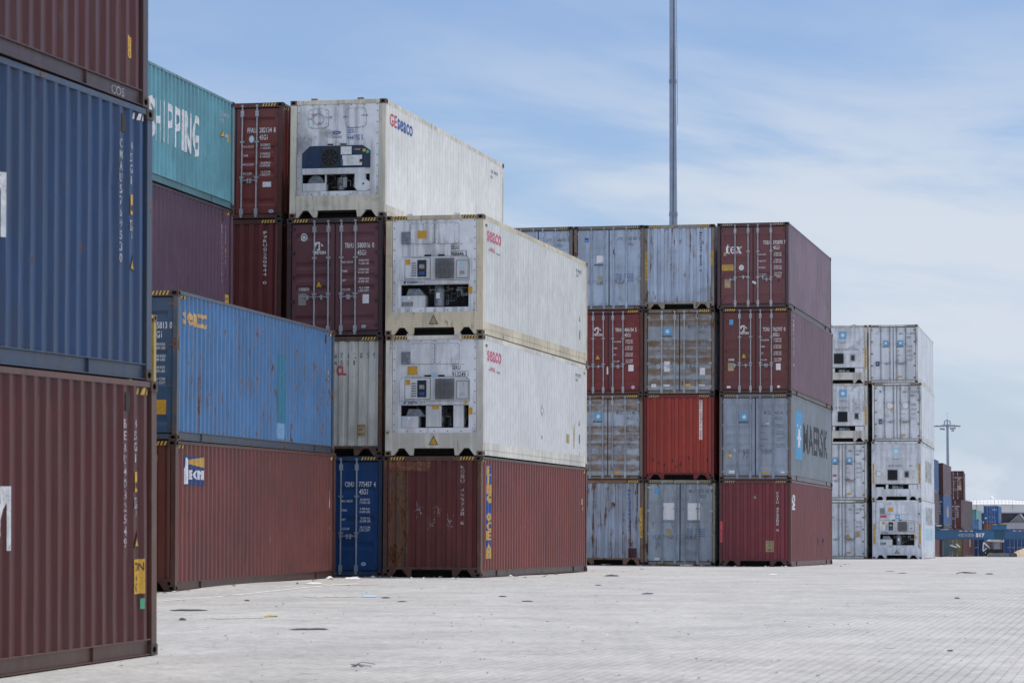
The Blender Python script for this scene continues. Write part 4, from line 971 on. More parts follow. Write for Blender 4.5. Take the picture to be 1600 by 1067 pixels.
door_text(c, 'TGBU', '592870', '7', rows=(('MAX. WT.','32.500 KGS','71.650 LBS'),('TARE WT.','3.700 KGS','8.160 LBS'),('PAYLOAD','28.800 KGS','63.490 LBS'),('CU. CAP.','76.4 CU.M','2.700 CU.FT')), xs=(.34,.68), dz=.74)
def tex(a):
    def b(pts): a.poly([(-1.0+x*.60, 1.86+z*.34) for x, z in pts], 'white')
    b([(.06,.62),(.16,.66),(.22,.92),(.25,.92),(.25,.70),(.35,.70),(.35,.62),(.25,.62),(.25,.16),(.29,.08),(.35,.10),(.35,.02),(.24,0),(.14,.06),(.13,.14),(.13,.62)])
    n = 14
    for i in range(n):
        t0 = R(20+305*i/n); t1 = R(20+305*(i+1)/n)
        o = lambda t, r: (.52+r*.15*math.cos(t), .35+r*.36*math.sin(t)); w0 = .45+.25*abs(math.sin(t0)); w1 = .45+.25*abs(math.sin(t1))
        b([o(t0,1), o(t1,1), o(t1,w1), o(t0,w0)])
    b([(.42,.33),(.66,.33),(.66,.40),(.42,.40)])
    b([(.70,.68),(.88,.68),(.88,.63),(.85,.62),(.99,.06),(1.03,.05),(1.03,0),(.84,0),(.84,.05),(.87,.06),(.74,.62),(.70,.63)])
    b([(.94,.68),(1.03,.68),(1.03,.63),(.98,.60),(.77,.08),(.80,.05),(.80,0),(.68,0),(.68,.05),(.72,.08),(.92,.60),(.94,.63)])
stickers(c, ('company_lettering', tex), ('paint_chip', lambda a: a.rect(-1.02,-.92,1.79,1.90,'tan')), ('caution_label', lambda a: (a.rect(-1.06,-.67,1.29,1.48,'yellow'), a.text('CAUTION',-1.03,1.39,.06,'black',layer=1,width=.33), a.text('9\'6"  HIGH',-1.03,1.32,.04,'black',layer=1,width=.3))),
    ('approval_badge', lambda a: (a.disc(-.40,1.38,.085,'wplate',0,18,1.1), a.disc(-.40,1.38,.05,'paleblue',1,18,1.1))), ('data_plate', lambda a: a.rect(-.97,-.77,.70,.98,'tan')), ('paper_scrap_sticker', lambda a: a.poly([(-.03,.86),(.10,.80),(.10,.88),(-.02,.93)],'wplate')), ('caution_label', lambda a: a.rect(.79,.94,1.02,1.10,'tan')), ('warning_triangle', lambda a: a.poly([(.80,.96),(.92,.96),(.86,.85)],'black')))
stack_text(c, 'TGBU592870', 'S', -5.51, 2.4, 1.25, 'wornwhite', .12); hazards(c, side=False, m1='tan')
a = Art(); a.rect(5.2,5.4,.9,1.2,'tan'); decal(c, 'caution_label', a, 'S')

# ---- right block, all white refrigerated
RW = (.64,.665,.70)
rw = lambda dirt=.35, rust=.08, col=RW: P(col, rust=rust+.1, dirt=min(1, dirt*1.5), fade=.3, drip=.2)
rs = lambda d: P((.66,.69,.72), rust=.04, dirt=d, fade=.2)
rc = P((.30,.26,.20), rust=.5, dirt=.5)
def rdoors(pose, lab, d=.35, star=True, num=('MWCU','531 145','8'), red=False, body=None):
    b = body or rw(d)
    c = container('refrigerated_container', pose, HCH, 'reefer', 'rdoor', b, rw(.55, .2, (.60,.60,.57)), lab, G5, side=rs(.3), cast=rc, rod=P((.27,.28,.29), rust=.25), hinge=P((.15,.155,.16), rust=.2), nh=5, flatbars=False)
    door_text(c, *num, col='greytext', rows=MK, hgt=.10, dz=.50, size='45R1')
    if star: stickers(c, star_badge(-.36, 1.98, .26), star_badge(.36, 1.98, .26))
    stickers(c, ('caution_label', lambda a: a.rect(.22,.42,.28,.35,'amber')))
    hazards(c, side=False, m1='tan', m2='greytext')
    return c
c = rdoors(POSE['D1'][0], 'white refrigerated door end at ground level, right of the crimson maroon side', num=('GESU','913 784','5'), star=False)
stickers(c, ('red_mark', lambda a: a.poly([(-.66,2.22),(-.40,2.02),(-.48,2.02),(-.70,2.12)],'red')), ('warning_triangle', lambda a: a.triangle(.30,.98,.26,'amber')), ('brown_sticker', lambda a: a.rect(.66,.86,1.08,1.34,'tan')))
c = rdoors(POSE['D1'][1], 'white refrigerated door end with two small blue stars, second row from the ground', num=('MCRU','502 600','2'))
stickers(c, ('red_mark', lambda a: (a.rect(-.46,-.28,1.17,1.28,'red'), a.rect(.22,.38,.96,1.08,'red'))))
c = container('refrigerated_container', POSE['D1'][2], HCH, 'reefer', 'machine', rw(.6,.16), rw(.6,.25,(.58,.56,.50)), 'grimy white refrigerated machine end with a yellow post strip, third row up', G5, side=rs(.3), cast=rc)
starcool(c, rw(.6,.16), -.02, num='MNBU 303 911 6'); post_strip(c, 1.13, .8, 1.75)
c = container('refrigerated_container', POSE['D1'][3], HCH, 'reefer', 'machine', rw(.45), rw(.6,.25,(.58,.56,.50)), 'white refrigerated machine end topmost of its column, right of the maroon stack', G5, side=rs(.3), cast=rc)
starcool(c, rw(.45), -.20, num='MNBU 321 425 8'); top_ridge(c, HCH, rw(.6,.25,(.58,.56,.50))); post_strip(c, 1.13, .7, 1.75)
c = container('refrigerated_container', POSE['D2'][0], HCH, 'reefer', 'machine', rw(.3, .05, (.66,.69,.745)), rw(.4,.1), 'bluish white refrigerated machine end at ground level with orange post strips', G5, side=P((.66,.70,.76), rust=.03, dirt=.2, fade=.2), cast=P((.40,.40,.38), rust=.3))
daikin(c, rw(.3, .05, (.66,.69,.745)), 0); post_strip(c, 1.12, .72, 1.74); post_strip(c, -1.12, .72, 1.74)
stickers(c, ('red_mark', lambda a: a.rect(-.83,-.50,2.03,2.15,'red')), star_badge(.03, 2.07, .22, False)); id_reefer(c, 'MCHU', '320 587 2', 'greytext', .52, .38, .24)
a = Art(); a.rect(-4.6,-3.7,.6,2.5,'paleblue'); a.text('MAERSK',-2.6,1.75,.8,'plate',bold=.05,width=6.6); a.text('SEALAND',-2.6,.95,.55,'paleblue',bold=.05,width=6.6); decal(c, 'company_lettering', a, 'S')
c = container('refrigerated_container', POSE['D2'][1], HCH, 'reefer', 'machine', rw(.35), rw(.5,.15), 'white refrigerated machine end with a round black fan, under two white door ends', G5, side=rs(.55), cast=rc)
starcool(c, rw(.35), -.185, pale=True, num='MNBU 312 024 7'); post_strip(c, 1.13, .78, 1.8); post_strip(c, -1.13, .78, 1.8)
a = Art(); a.text('MAERSK',-2.2,1.05,.95,'plate',bold=.05,width=6.0); decal(c, 'company_lettering', a, 'S')
c = rdoors(POSE['D2'][2], 'white refrigerated door end with faint round outlines, just below the topmost door end', .4, star=False, num=('MWCU','531 417','1'))
stickers(c, *[('faded_badge', (lambda xx: (lambda a: (a.disc(xx,1.77,.17,'greytext',0,20), a.disc(xx,1.77,.155,'wplate',1,20))))(xx)) for xx in (-.34,.42)], ('data_plate', lambda a: a.rect(-.90,-.73,.86,1.12,plain('green_grey_plate',(.07,.13,.16),.5))), ('company_badge', lambda a: a.rect(-.85,-.78,2.42,2.52,'blue')), ('caution_label', lambda a: a.rect(-.33,-.16,1.54,1.63,'yellow')))
c = rdoors(POSE['D2'][3], 'white refrigerated door end with two blue star badges, topmost at the right edge', .25, num=('MWCU','641 742','8'))
stickers(c, ('navy_plate', lambda a: a.rect(-.86,-.68,.84,1.07,'navy')), ('approval_badge', lambda a: (a.disc(-.79,2.48,.055,'greytext'), a.disc(-.79,2.48,.042,'wplate',1))))

# ------------------------------------------------------------------ ground: one sheet through the feet of every stack
ctrl = []
for k in POSE:
    x, y, z, yaw, tilt, roll = POSE[k][0]
    m = Matrix.Translation((x,y,z)) @ Matrix.Rotation(-R(yaw), 4, 'Z') @ Matrix.Rotation(roll/100, 4, 'Y') @ Matrix.Rotation(tilt/100, 4, 'X')
    for sx in (-1,1):
        for sy in (-1,1): ctrl.append(tuple(m @ Vector((sx*HW, sy*HL, 0))))
m = Matrix.Translation(YP[:3]) @ Matrix.Rotation(-R(11), 4, 'Z') @ Matrix.Rotation(.0107, 4, 'X')
ctrl += [tuple(m @ Vector((0,sy*HL,0))) for sy in (-1,1)]
ctrl += [(10,20,-1.33),(20,30,-1.16),(9,40,-1.03),(25,60,-.85),(8,60,-.84),(20,80,-.77),(30,100,-.71),(45,140,-.69),(5,5,-1.6),(-12,5,-1.6),(40,20,-1.33),(60,60,-.85),(80,100,-.72),(80,140,-.70),
         (-40,60,-.85),(-40,20,-1.35),(-30,100,-.68),(-20,140,-.68),(40,190,-.84),(0,190,-.8),(80,190,-.86),(36,238,-1.05),(80,250,-1.1),(0,250,-1.1),(45,280,-1.19),(-40,250,-1.1),(100,300,-1.25),(50,330,-1.3),(60,464,-1.55),(0,470,-1.55),(120,470,-1.55)]
CP = np.array(ctrl)
def _phi(r2): return .5*r2*np.log(r2+1e-9)
def _fit():
    X = CP[:,:2]/100; n = len(X)
    d = ((X[:,None]-X[None])**2).sum(-1); K = _phi(d)+np.eye(n)*2e-5
    Pm = np.hstack([np.ones((n,1)), X]); A = np.zeros((n+3,n+3)); A[:n,:n] = K; A[:n,n:] = Pm; A[n:,:n] = Pm.T
    return np.linalg.solve(A, np.concatenate([CP[:,2], np.zeros(3)])), X
_gw, _gx = _fit()
def ground_z(x, y):
    x = np.clip(np.atleast_1d(np.asarray(x, float)), -40, 120)/100; y = np.clip(np.atleast_1d(np.asarray(y, float)), 4, 470)/100
    d = (x[:,None]-_gx[None,:,0])**2+(y[:,None]-_gx[None,:,1])**2
    return _phi(d)@_gw[:-3]+_gw[-3]+_gw[-2]*x+_gw[-1]*y-.004
def gz(x, y): return float(ground_z(x, y)[0])
gxs = [-3000,-1200,-500,-200,-90]+list(np.arange(-40,50.1,1.25))+[55,60,70,80,90,105,120,160,220,400,900,3000]
gys = [-300,-60,-15]+list(np.arange(0,160.1,1.25))+list(np.arange(165,300,6))+list(np.arange(300,480,20))+[480,560,700,1000,1800,4000]
gx, gy = np.meshgrid(gxs, gys); gzv = ground_z(gx.ravel(), gy.ravel())
verts = [(float(a), float(b), float(c)) for a, b, c in zip(gx.ravel(), gy.ravel(), gzv)]
nx = len(gxs); faces = [(j*nx+i, j*nx+i+1, (j+1)*nx+i+1, (j+1)*nx+i) for j in range(len(gys)-1) for i in range(nx-1)]
me = bpy.data.meshes.new('paved_ground'); me.from_pydata(verts, [], faces)
for p in me.polygons: p.use_smooth = True
ground = link(bpy.data.objects.new('paved_ground', me)); tag(ground, kind='structure')
m, nt, b = new_mat('block_paving'); g = N(nt)
wv = g.coord((1,1,1), (0,0,0), (0,0,R(13.2+90)))
br = nt.nodes.new('ShaderNodeTexBrick'); nt.links.new(wv, br.inputs['Vector'])
br.inputs['Scale'].default_value = 1; br.inputs['Brick Width'].default_value = .225; br.inputs['Row Height'].default_value = .1125
br.inputs['Mortar Size'].default_value = .009; br.inputs['Mortar Smooth'].default_value = .3; br.inputs['Bias'].default_value = 0
br.inputs['Color1'].default_value = (.428,.418,.400,1); br.inputs['Color2'].default_value = (.375,.366,.352,1); br.inputs['Mortar'].default_value = (.215,.21,.20,1)
w0 = g.coord()
big = g.noise(w0, .09, 4, .6); mid = g.noise(w0, .7, 6, .65); fine = g.noise(w0, 14, 4, .7)
dust = g.rng(g.math('ADD', g.math('MULTIPLY', big, .55), g.math('MULTIPLY', mid, .45)), .38, .62, .22, .62)
c = g.mix(dust, br.outputs[0], (.412,.401,.383))
c = g.mix(1., c, g.rng(mid, .3, .7, .90, 1.10), 'MULTIPLY')
c = g.mix(1., c, g.rng(fine, .25, .75, .86, 1.14), 'MULTIPLY')
tracks = g.noise(g.coord((1.0,.05,1), (3,0,0), (0,0,R(11))), .9, 5, .6)
c = g.mix(g.rng(tracks, .58, .75, 0, .14), c, (.23,.225,.22))
c = g.mix(1., c, g.rng(g.noise(g.coord((1,1,1), (5,2,0)), 5.5, 5, .75), .25, .75, .84, 1.15), 'MULTIPLY')
c = g.mix(g.math('MULTIPLY', g.rng(g.noise(w0, 1.7, 5, .7), .62, .72, 0, .6), 1.), c, (.20,.19,.18))
c = g.mix(g.rng(g.noise(w0, .35, 5, .7), .60, .72, 0, .35), c, (.46,.435,.37))
nt.links.new(c, b.inputs['Base Color']); b.inputs['Roughness'].default_value = .9; b.inputs['Specular IOR Level'].default_value = .2
nt.links.new(g.bump(g.math('ADD', g.math('MULTIPLY', br.outputs['Fac'], -1.), g.math('MULTIPLY', fine, .8)), .35, .006), b.inputs['Normal'])
me.materials.append(m)

def ground_strip(name, pts, w, mat, seed=0, worn=.0):
    """worn painted line lying on the ground, 4 mm up, broken where it has worn away"""
    rr = random.Random(seed); mb = MB()
    for (xa,ya),(xb,yb) in zip(pts, pts[1:]):
        d = Vector((xb-xa, yb-ya)); n = max(1, int(d.length/.35)); d.normalize(); s = Vector((-d.y, d.x))*w/2
        for i in range(n):
            if rr.random() < worn: continue
            t0, t1 = i/n, (i+1)/n
            q = []
            for t, sg in ((t0,-1),(t1,-1),(t1,1),(t0,1)):
                x = xa+(xb-xa)*t+s.x*sg*rr.uniform(.85,1.05); y = ya+(yb-ya)*t+s.y*sg*rr.uniform(.85,1.05); q.append((x,y,gz(x,y)+.005))
            mb.poly(q)
    o = mb.build(name, mat); tag(o, kind='structure'); return o
ax = Vector((math.sin(R(13.2)), math.cos(R(13.2))))
ground_strip('painted_ground_line', [(-10.2,31.2),(-6.08,47.78),(-5.48,49.66),(-3.17,58.9)], .13, plain('worn_white_line', (.62,.62,.60), .8, 0, .25, 6), 1, .06)
ground_strip('worn_yellow_marking', [(-4.0,49.6),(-2.9,50.2)], .75, plain('yellow_dust', (.44,.41,.345), .9, 0, .3, 9), 3, .45)
ground_strip('worn_yellow_marking', [(-4.25,39.6),(-3.3,40.05)], .45, plain('yellow_dust', (.44,.41,.345), .9, 0, .3, 9), 5, .45)
ground_strip('worn_yellow_marking', [(-4.1,57.2),(-3.0,57.9)], .9, plain('yellow_dust', (.44,.41,.345), .9, 0, .3, 9), 6, .45)

# ------------------------------------------------------------------ litter
LM = dict(paper=plain('litter_paper', (.66,.66,.65), .8, 0, .15, 20), dark=plain('litter_dark', (.045,.045,.05), .8, 0, .3, 20), blue=plain('litter_blue', (.02,.045,.16), .6, 0, .3, 20),
          bag=plain('litter_bag', (.40,.56,.70), .4, 0, .12, 20), brown=plain('litter_brown', (.14,.10,.07), .9, 0, .4, 15), pale=plain('litter_pale', (.50,.45,.35), .9, 0, .3, 12), yellow=plain('litter_yellow', (.42,.33,.10), .8, 0, .3, 12))
def crumple(name, x, y, w, d, h, mat, label, cat, seed, n=7, thin=False):
    """a crumpled sheet or heap: displaced closed patch with its own thickness"""
    rr = random.Random(seed); mb = MB(); a0 = rr.uniform(0, 3)
    rows = []
    for j in range(n):
        row = []
        for i in range(n):
            u, v = i/(n-1)*2-1, j/(n-1)*2-1; e = max(0, 1-(u*u+v*v)*.55)
            px = u*w/2*(1+rr.uniform(-.16,.16))*(1-.25*v*v); py = v*d/2*(1+rr.uniform(-.16,.16))*(1-.25*u*u)
            pz = (h*.5*(e**(.8)) if 0 < i < n-1 and 0 < j < n-1 else 0)*rr.uniform(.35,1.15)
            row.append((px, py, pz))
        rows.append(row)
    for j in range(n-1):
        for i in range(n-1):
            q = [rows[j][i], rows[j][i+1], rows[j+1][i+1], rows[j+1][i]]
            mb.poly([q[0],q[1],q[2]]); mb.poly([q[0],q[2],q[3]])
    for j in range(n-1):
        for i in range(n-1):
            q = [rows[j][i], rows[j][i+1], rows[j+1][i+1], rows[j+1][i]]; mb.poly([(p[0],p[1],-.004) for p in reversed(q)])
    o = mb.build(name, LM[mat]); o.location = (x, y, gz(x,y)+.006); o.rotation_euler = (0,0,rr.uniform(-.4,.4))
    tag(o, label, cat, 'litter on the paving'); return o
def twig(name, x, y, length, mat, label, cat, seed, r=.012, ang=0.):
    r *= .55; length *= .85
    rr = random.Random(seed); mb = MB(); p = Vector((-length/2,0,.012)); pts = [p.copy()]
    for i in range(7):
        p = p+Vector((length/7, rr.uniform(-.05,.05), 0)); p.z = .012+max(0, rr.uniform(-.01,.03)); pts.append(p.copy())
    mb.path(pts, r, 6)
    for k in (1,3,4):
        q = pts[k]; mb.path([q, q+Vector((rr.uniform(-.1,.15), rr.uniform(-.14,.14), .02)), q+Vector((rr.uniform(0,.25), rr.uniform(-.2,.2), .0))], r*.7, 5)
    o = mb.build(name, LM[mat]); o.location = (x,y,gz(x,y)); o.rotation_euler = (0,0,ang); tag(o, label, cat, 'litter on the paving'); return o
crumple('scrap_paper', -4.36, 27.75, .20, .16, .03, 'paper', 'white crumpled paper at the foot of the near left maroon container', 'paper', 1)
crumple('torn_plastic', -5.0, 43.05, .58, .5, .035, 'dark', 'dark torn plastic strip lying on the paving just right of the near left stack', 'litter', 2)
crumple('plastic_scrap', -4.56, 47.77, .09, .09, .05, 'dark', 'tiny dark scrap between the torn plastic and the dark red container', 'litter', 3, 5)
crumple('plastic_scrap', -4.62, 38.95, .12, .10, .06, 'dark', 'small dark lump below the torn plastic by the near left stack', 'litter', 4, 5)
crumple('cloth_rag', -3.50, 40.26, .20, .22, .05, 'yellow', 'yellowish brown rag on a yellow dusty patch', 'rag', 5)
crumple('torn_plastic', -2.6, 35.7, .50, .22, .03, 'dark', 'dark flat scrap lying alone in the open foreground paving', 'litter', 6)
crumple('plastic_bag', -2.56, 49.91, .28, .5, .05, 'bag', 'pale blue flattened plastic bag in front of the deep blue door', 'bag', 7)
crumple('plastic_scrap', -2.24, 49.25, .17, .3, .03, 'dark', 'dark flat scrap immediately right of the pale blue bag', 'litter', 8, 5)
crumple('scrap_paper', -4.14, 57.92, .28, .5, .06, 'paper', 'white paper scrap left of the other papers near the dark red container corner', 'paper', 9)
crumple('scrap_paper', -3.62, 63.0, .40, .5, .10, 'paper', 'largest white paper heap in front of the deep blue door', 'paper', 10)
crumple('scrap_paper', -4.2, 63.9, .14, .3, .10, 'paper', 'small white paper standing at the far corner of the dark red container', 'paper', 11, 5)
crumple('plastic_scrap', -1.87, 47.21, .13, .3, .02, 'dark', 'thin dark scrap right of and below the pale blue bag', 'litter', 12, 5)
crumple('plastic_scrap', -.17, 49.91, .15, .3, .03, 'dark', 'dark scrap in front of the blue and yellow strip of the long maroon container', 'litter', 13, 5)
crumple('plastic_scrap', .26, 47.31, .20, .3, .02, 'dark', 'flat dark scrap nearest the middle of the open paving', 'litter', 14, 5)
crumple('plastic_sheet', 2.52, 51.65, .22, .45, .03, 'blue', 'larger navy blue plastic sheet lying right of the long maroon container', 'litter', 15)
crumple('plastic_sheet', 1.80, 57.92, .12, .35, .03, 'blue', 'smaller navy blue plastic sheet close to the long maroon container', 'litter', 16, 5)
crumple('cloth_rag', 2.51, 69.85, .36, .5, .07, 'dark', 'dark crumpled rag heap in front of the rust streaked ribbed container', 'rag', 17)
crumple('dead_weeds', 3.15, 92.9, .42, .3, .11, 'brown', 'brown dry weeds at the foot of the rust streaked ribbed container', 'plant', 18)
crumple('rubbish_heap', 5.85, 92.3, .46, .4, .13, 'pale', 'pale heap of rubbish at the foot of the grey door end with white rectangles', 'heap', 19)
crumple('plastic_scrap', 3.85, 82.2, .13, .3, .02, 'blue', 'small dark blue scrap between the rag heap and the pale rubbish heap', 'litter', 20, 5)
crumple('scrap_paper', 6.87, 73.0, .22, .5, .04, 'paper', 'white paper lying alone in front of the crimson maroon container', 'paper', 21)
crumple('plastic_scrap', 10.91, 80.1, .26, .4, .02, 'dark', 'dark strip nearest the white ground level containers', 'litter', 22, 5)
crumple('plastic_scrap', 10.77, 76.5, .22, .4, .03, 'dark', 'dark scrap just in front of the dark strip at the right', 'litter', 23, 5)
twig('dead_branch', 12.31, 75.2, .62, 'dark', 'long dark branch at the far right of the paving', 'branch', 24, .02)
crumple('cloth_rag', 12.85, 74.7, .22, .4, .05, 'dark', 'dark rag at the right end of the far branch', 'rag', 25)
crumple('plastic_scrap', 7.84, 48.9, .10, .25, .03, 'dark', 'small dark scrap in the middle of the right paving', 'litter', 26, 5)
crumple('plastic_scrap', 4.76, 30.2, .075, .09, .03, 'dark', 'small dark scrap lowest at the right edge of the foreground', 'litter', 27, 5)
crumple('scrap_paper', 4.2, 30.9, .12, .12, .012, 'paper', 'faint white paper flake left of the lowest right dark scrap', 'paper', 28, 5)
twig('dead_branch', -1.51, 27.1, .14, 'dark', 'short twig near the bottom middle of the foreground', 'branch', 29, .008)
rr = random.Random(77); mb = MB()
for i in range(900):
    y = 20+abs(rr.gauss(0, 1))*45 if rr.random() < .6 else rr.uniform(22, 130); x = rr.uniform(-.26, .20)*y if rr.random() < .7 else rr.gauss(0,.06)*y
    s = rr.uniform(.005,.018)*(1+y/110); z = gz(x,y)+.006; a = rr.uniform(0,3.1)
    k = rr.randint(3,5); q = [(x+s*rr.uniform(.5,1.3)*math.cos(a+6.283*i_/k), y+s*rr.uniform(.5,1.5)*math.sin(a+6.283*i_/k), z+rr.uniform(0,.012)) for i_ in range(k)]
    t = (x+rr.uniform(-.3,.3)*s, y, z+s*rr.uniform(.05,.3))
    mi = rr.choice((0,1,2,2,2))
    for i_ in range(k): mb.poly([q[i_], q[(i_+1)%k], t], mi)
for k in POSE:                                   # scraps gather along the feet of the stacks
    px, py, pz, yaw = POSE[k][0][:4]
    for i in range(46 if k in ('A','Q','B','C2','C3','C4','D2') else 0):
        u = rr.uniform(-1.3,1.3); v = -HL-abs(rr.gauss(.2,.9)) if rr.random() < .6 else rr.uniform(-HL,HL)
        if v > -HL: u = HW+abs(rr.gauss(.1,.5))
        a = R(yaw); x = px+u*math.cos(a)+v*math.sin(a); y = py-u*math.sin(a)+v*math.cos(a); s = rr.uniform(.015,.06); z = gz(x,y)+.005; mi = rr.choice((0,1,1,2,2))
        q = [(x+s*rr.uniform(.5,1.6)*math.cos(6.283*i_/5), y+s*rr.uniform(.5,1.6)*math.sin(6.283*i_/5), z+rr.uniform(0,.01)) for i_ in range(5)]; t = (x,y,z+s*rr.uniform(.2,.9))
        for i_ in range(5): mb.poly([q[i_], q[(i_+1)%5], t], mi)
o = mb.build('ground_grit', [LM['dark'], LM['paper'], LM['brown']]); tag(o, 'small bits of grit and scraps scattered over the paving', 'grit', kind='stuff')

# ------------------------------------------------------------------ light masts
steel = paint('mast_galvanised_steel', (.25,.30,.39), rust=.0, dirt=.25, fade=.4, rough=.5)
def pole(root, segs, n=12):
    mb = MB()
    for z0, z1, r0, r1 in segs:
        k = len(mb.v); mb.tube((0,0,z0),(0,0,z1), r0, r1, n)
    return mb.build('pole', steel, root)
mx, my = 8.22, 140.; mz = gz(mx,my)
mast = empty('light_mast', Matrix.Translation((mx,my,mz))); tag(mast, 'tall tapering grey light mast rising behind the middle block, its head out of the picture', 'light mast')
pole(mast, [(0,9,.275,.248),(8.99,17.5,.240,.206),(17.48,24.3,.200,.176),(24.28,34,.170,.135)])
mb = MB()
for zj, rj in ((9.,.262),(17.45,.214),(24.28,.184)): mb.tube((0,0,zj-.10),(0,0,zj+.10), rj+.012, None, 12)
mb.build('joint_collar', paint('mast_collar', (.21,.25,.32), dirt=.5, rust=.2), mast)
mb = MB(); mb.path([(-.10,-.262,1.0),(-.06,-.215,14),(-.02,-.206,18),(.04,-.178,24.5),(.10,-.135,33)], .014, 6); mb.build('cable', M['machine_dark'], mast)
mb = MB(); mb.box(-.35,.35,-.35,.35,-.02,.05); mb.build('base_plate', steel, mast, bevel=.01)
mb = MB(); mb.tube((.24,-.10,22),(.165,-.09,34),.010,None,6); mb.build('lowering_rope', M['machine_dark'], mast)
hd = MB()
for k in range(16):
    a0, a1 = 2*math.pi*k/16, 2*math.pi*(k+1)/16; hd.tube((1.1*math.cos(a0),1.1*math.sin(a0),34.2),(1.1*math.cos(a1),1.1*math.sin(a1),34.2),.05,None,6)
for k in range(4):
    a0 = math.pi*k/2; hd.tube((0,0,34),(1.1*math.cos(a0),1.1*math.sin(a0),34.2),.04,None,6)
hd.build('lamp_ring', steel, mast)
for k in range(8):
    a0 = 2*math.pi*k/8; f = MB(); x, y = 1.3*math.cos(a0), 1.3*math.sin(a0); f.box(x-.25,x+.25,y-.2,y+.2,33.85,34.1); f.build('floodlight', M['machine_grey'], mast, bevel=.02)

fx, fy = 78.8, 500.; fz = gz(fx,fy)
mast = empty('light_mast', Matrix.Translation((fx,fy,fz))); tag(mast, 'far away light mast with a crown of floodlights above the distant maroon containers', 'light mast')
pole(mast, [(0,12,.36,.30),(12,23.2,.29,.20)])
mb = MB()
mb.path([(-2.35,0,23.0),(-1.2,.2,23.08),(0,0,23.1),(1.2,-.2,23.08),(2.35,0,23.02)], .20, 6)
mb.path([(0,-1.9,23.0),(0,1.9,23.0)], .09, 6)
mb.path([(-.62,0,23.1),(-.45,0,23.9),(-.1,0,24.1),(.42,0,23.95),(.62,0,23.1)], .10, 6); mb.tube((0,0,23.2),(0,0,24.1),.12)
mb.build('lamp_ring', steel, mast)
for x, y, dz in ((-1.9,0,.05),(-1.45,.4,.08),(-1.2,-.3,-.45),(-.65,.3,-.5),(.62,-.3,-.4),(1.0,.3,-.75),(1.3,.4,-.35),(1.5,-.2,.06),(1.95,0,.05),(-.3,-1.8,.0),(.3,1.8,.0)):
    f = MB(); f.box(x-.22,x+.22,y-.2,y+.2,22.95+dz-.16,22.95+dz+.12); f.tube((x,y,22.95+dz),(x*.98,y,23.05),.03,None,5); f.build('floodlight', M['machine_grey'], mast, bevel=.02)
mb = MB(); mb.tube((0,0,24.1),(0,0,25.35),.018,None,6); mb.tube((-.12,0,25.32),(.12,0,25.36),.035,None,6); mb.build('lightning_rod', M['machine_grey'], mast)

# ------------------------------------------------------------------ far containers
def far(label, px, Y, yaw, tiers, upto=None):
    """px: metres right of the axis of the near right bottom corner; tiers from the ground up: (height, kwargs, label)"""
    a = R(yaw); cx = px-HW*math.cos(a)+HL*math.sin(a); cy = Y+HW*math.sin(a)+HL*math.cos(a)
    z = min(gz(px,Y), gz(cx,cy), gz(2*cx-px, 2*cy-Y))+.002; out = []
    for h, kw, lab in tiers:
        kw = dict(kw); dx = kw.pop('dx', 0); dyaw = kw.pop('dyaw', 0)
        out.append(container('shipping_container', (cx+dx,cy,z,yaw+dyaw,0,0), h, 'dry', kw.pop('near','door'), kw.pop('body'), None, lab, G6, **kw)); z += h
    return out
fm = P((0.104,0.04,0.0369), rust=.05, dirt=.3); fm2 = P((0.0884,0.028,0.0295), rust=.05, dirt=.3); fb = P((.045,.115,.27), rust=.05, dirt=.3); fb2 = P((.020,.055,.12), rust=.05, dirt=.3)
fp = P((.115,.075,.085), rust=.05, dirt=.3); fr = P((0.156,0.055,0.041), rust=.1, dirt=.4); fol = P((.16,.135,.05), rust=.1, dirt=.4); fteal = P((.16,.37,.36), rust=.05, dirt=.3); flb = P((.13,.27,.46), rust=.05, dirt=.3)
far('', 35.93, 238.1, 12.5, [(HCH, dict(body=fr), 'red brown distant container at ground level beside the white block'), (HCH, dict(body=fp), 'purple brown distant container between the blue and red brown ones beside the white block'), (HCH, dict(body=fb), 'blue distant container on top, just right of the white block')])
o = far('', 39.75, 255, 12.5, [(HCH, dict(body=P((.06,.035,.045), dirt=.3, rust=.05)), 'dark distant container at ground level under the blue one with an orange badge'), (HCH, dict(body=fb2, side=fb), 'blue distant container with an orange badge on its side'), (HCH, dict(body=P((0.0572,0.022,0.0213), rust=.05, dirt=.3), near='blind', side=P((.14,.09,.11), rust=.05, dirt=.3)), 'maroon distant container with a plum side, topmost of its stack under the far mast')])
a = Art(); a.disc(.2,1.35,1.1,'orange',0,18,.5); decal(o[1], 'round_badge', a, 'S'); door_text(o[1], 'HLXU', '845120', '3')
o = far('', 45.45, 280, 12.5, [(HCH, dict(body=fm, door_mat=fol, dx=.35, dyaw=2.0), 'olive doored distant container at ground level under the beam'), (HCH, dict(body=fm2, side=fp, dx=.22, dyaw=2.2), 'maroon distant door end with white numbers, just above the blue beam'), (HCH, dict(body=fm2, side=fp, dyaw=-2.5), 'maroon distant door end with a yellow square, topmost of its stack')])
door_text(o[1], 'TRLU', '719348', '2'); door_text(o[2], 'CAIU', '833017', '7')
a = Art(); a.rect(.55,.98,.95,1.45,'tan'); decal(o[2], 'yellow_plate', a, 'F')
a = Art(); a.rect(1.2,2.6,1.0,2.2,'tan'); decal(o[0], 'faded_sticker', a, 'S')
far('', 54.2, 335, 12.5, [(2.591, dict(body=fm), 'lowest distant container behind the maroon door ends'), (2.591, dict(body=fp), 'middle distant container behind the maroon door ends'), (2.591, dict(body=P((.10,.13,.22), rust=.05, dirt=.3), near='blind'), 'slate blue distant container peeping out behind the topmost maroon door end')])
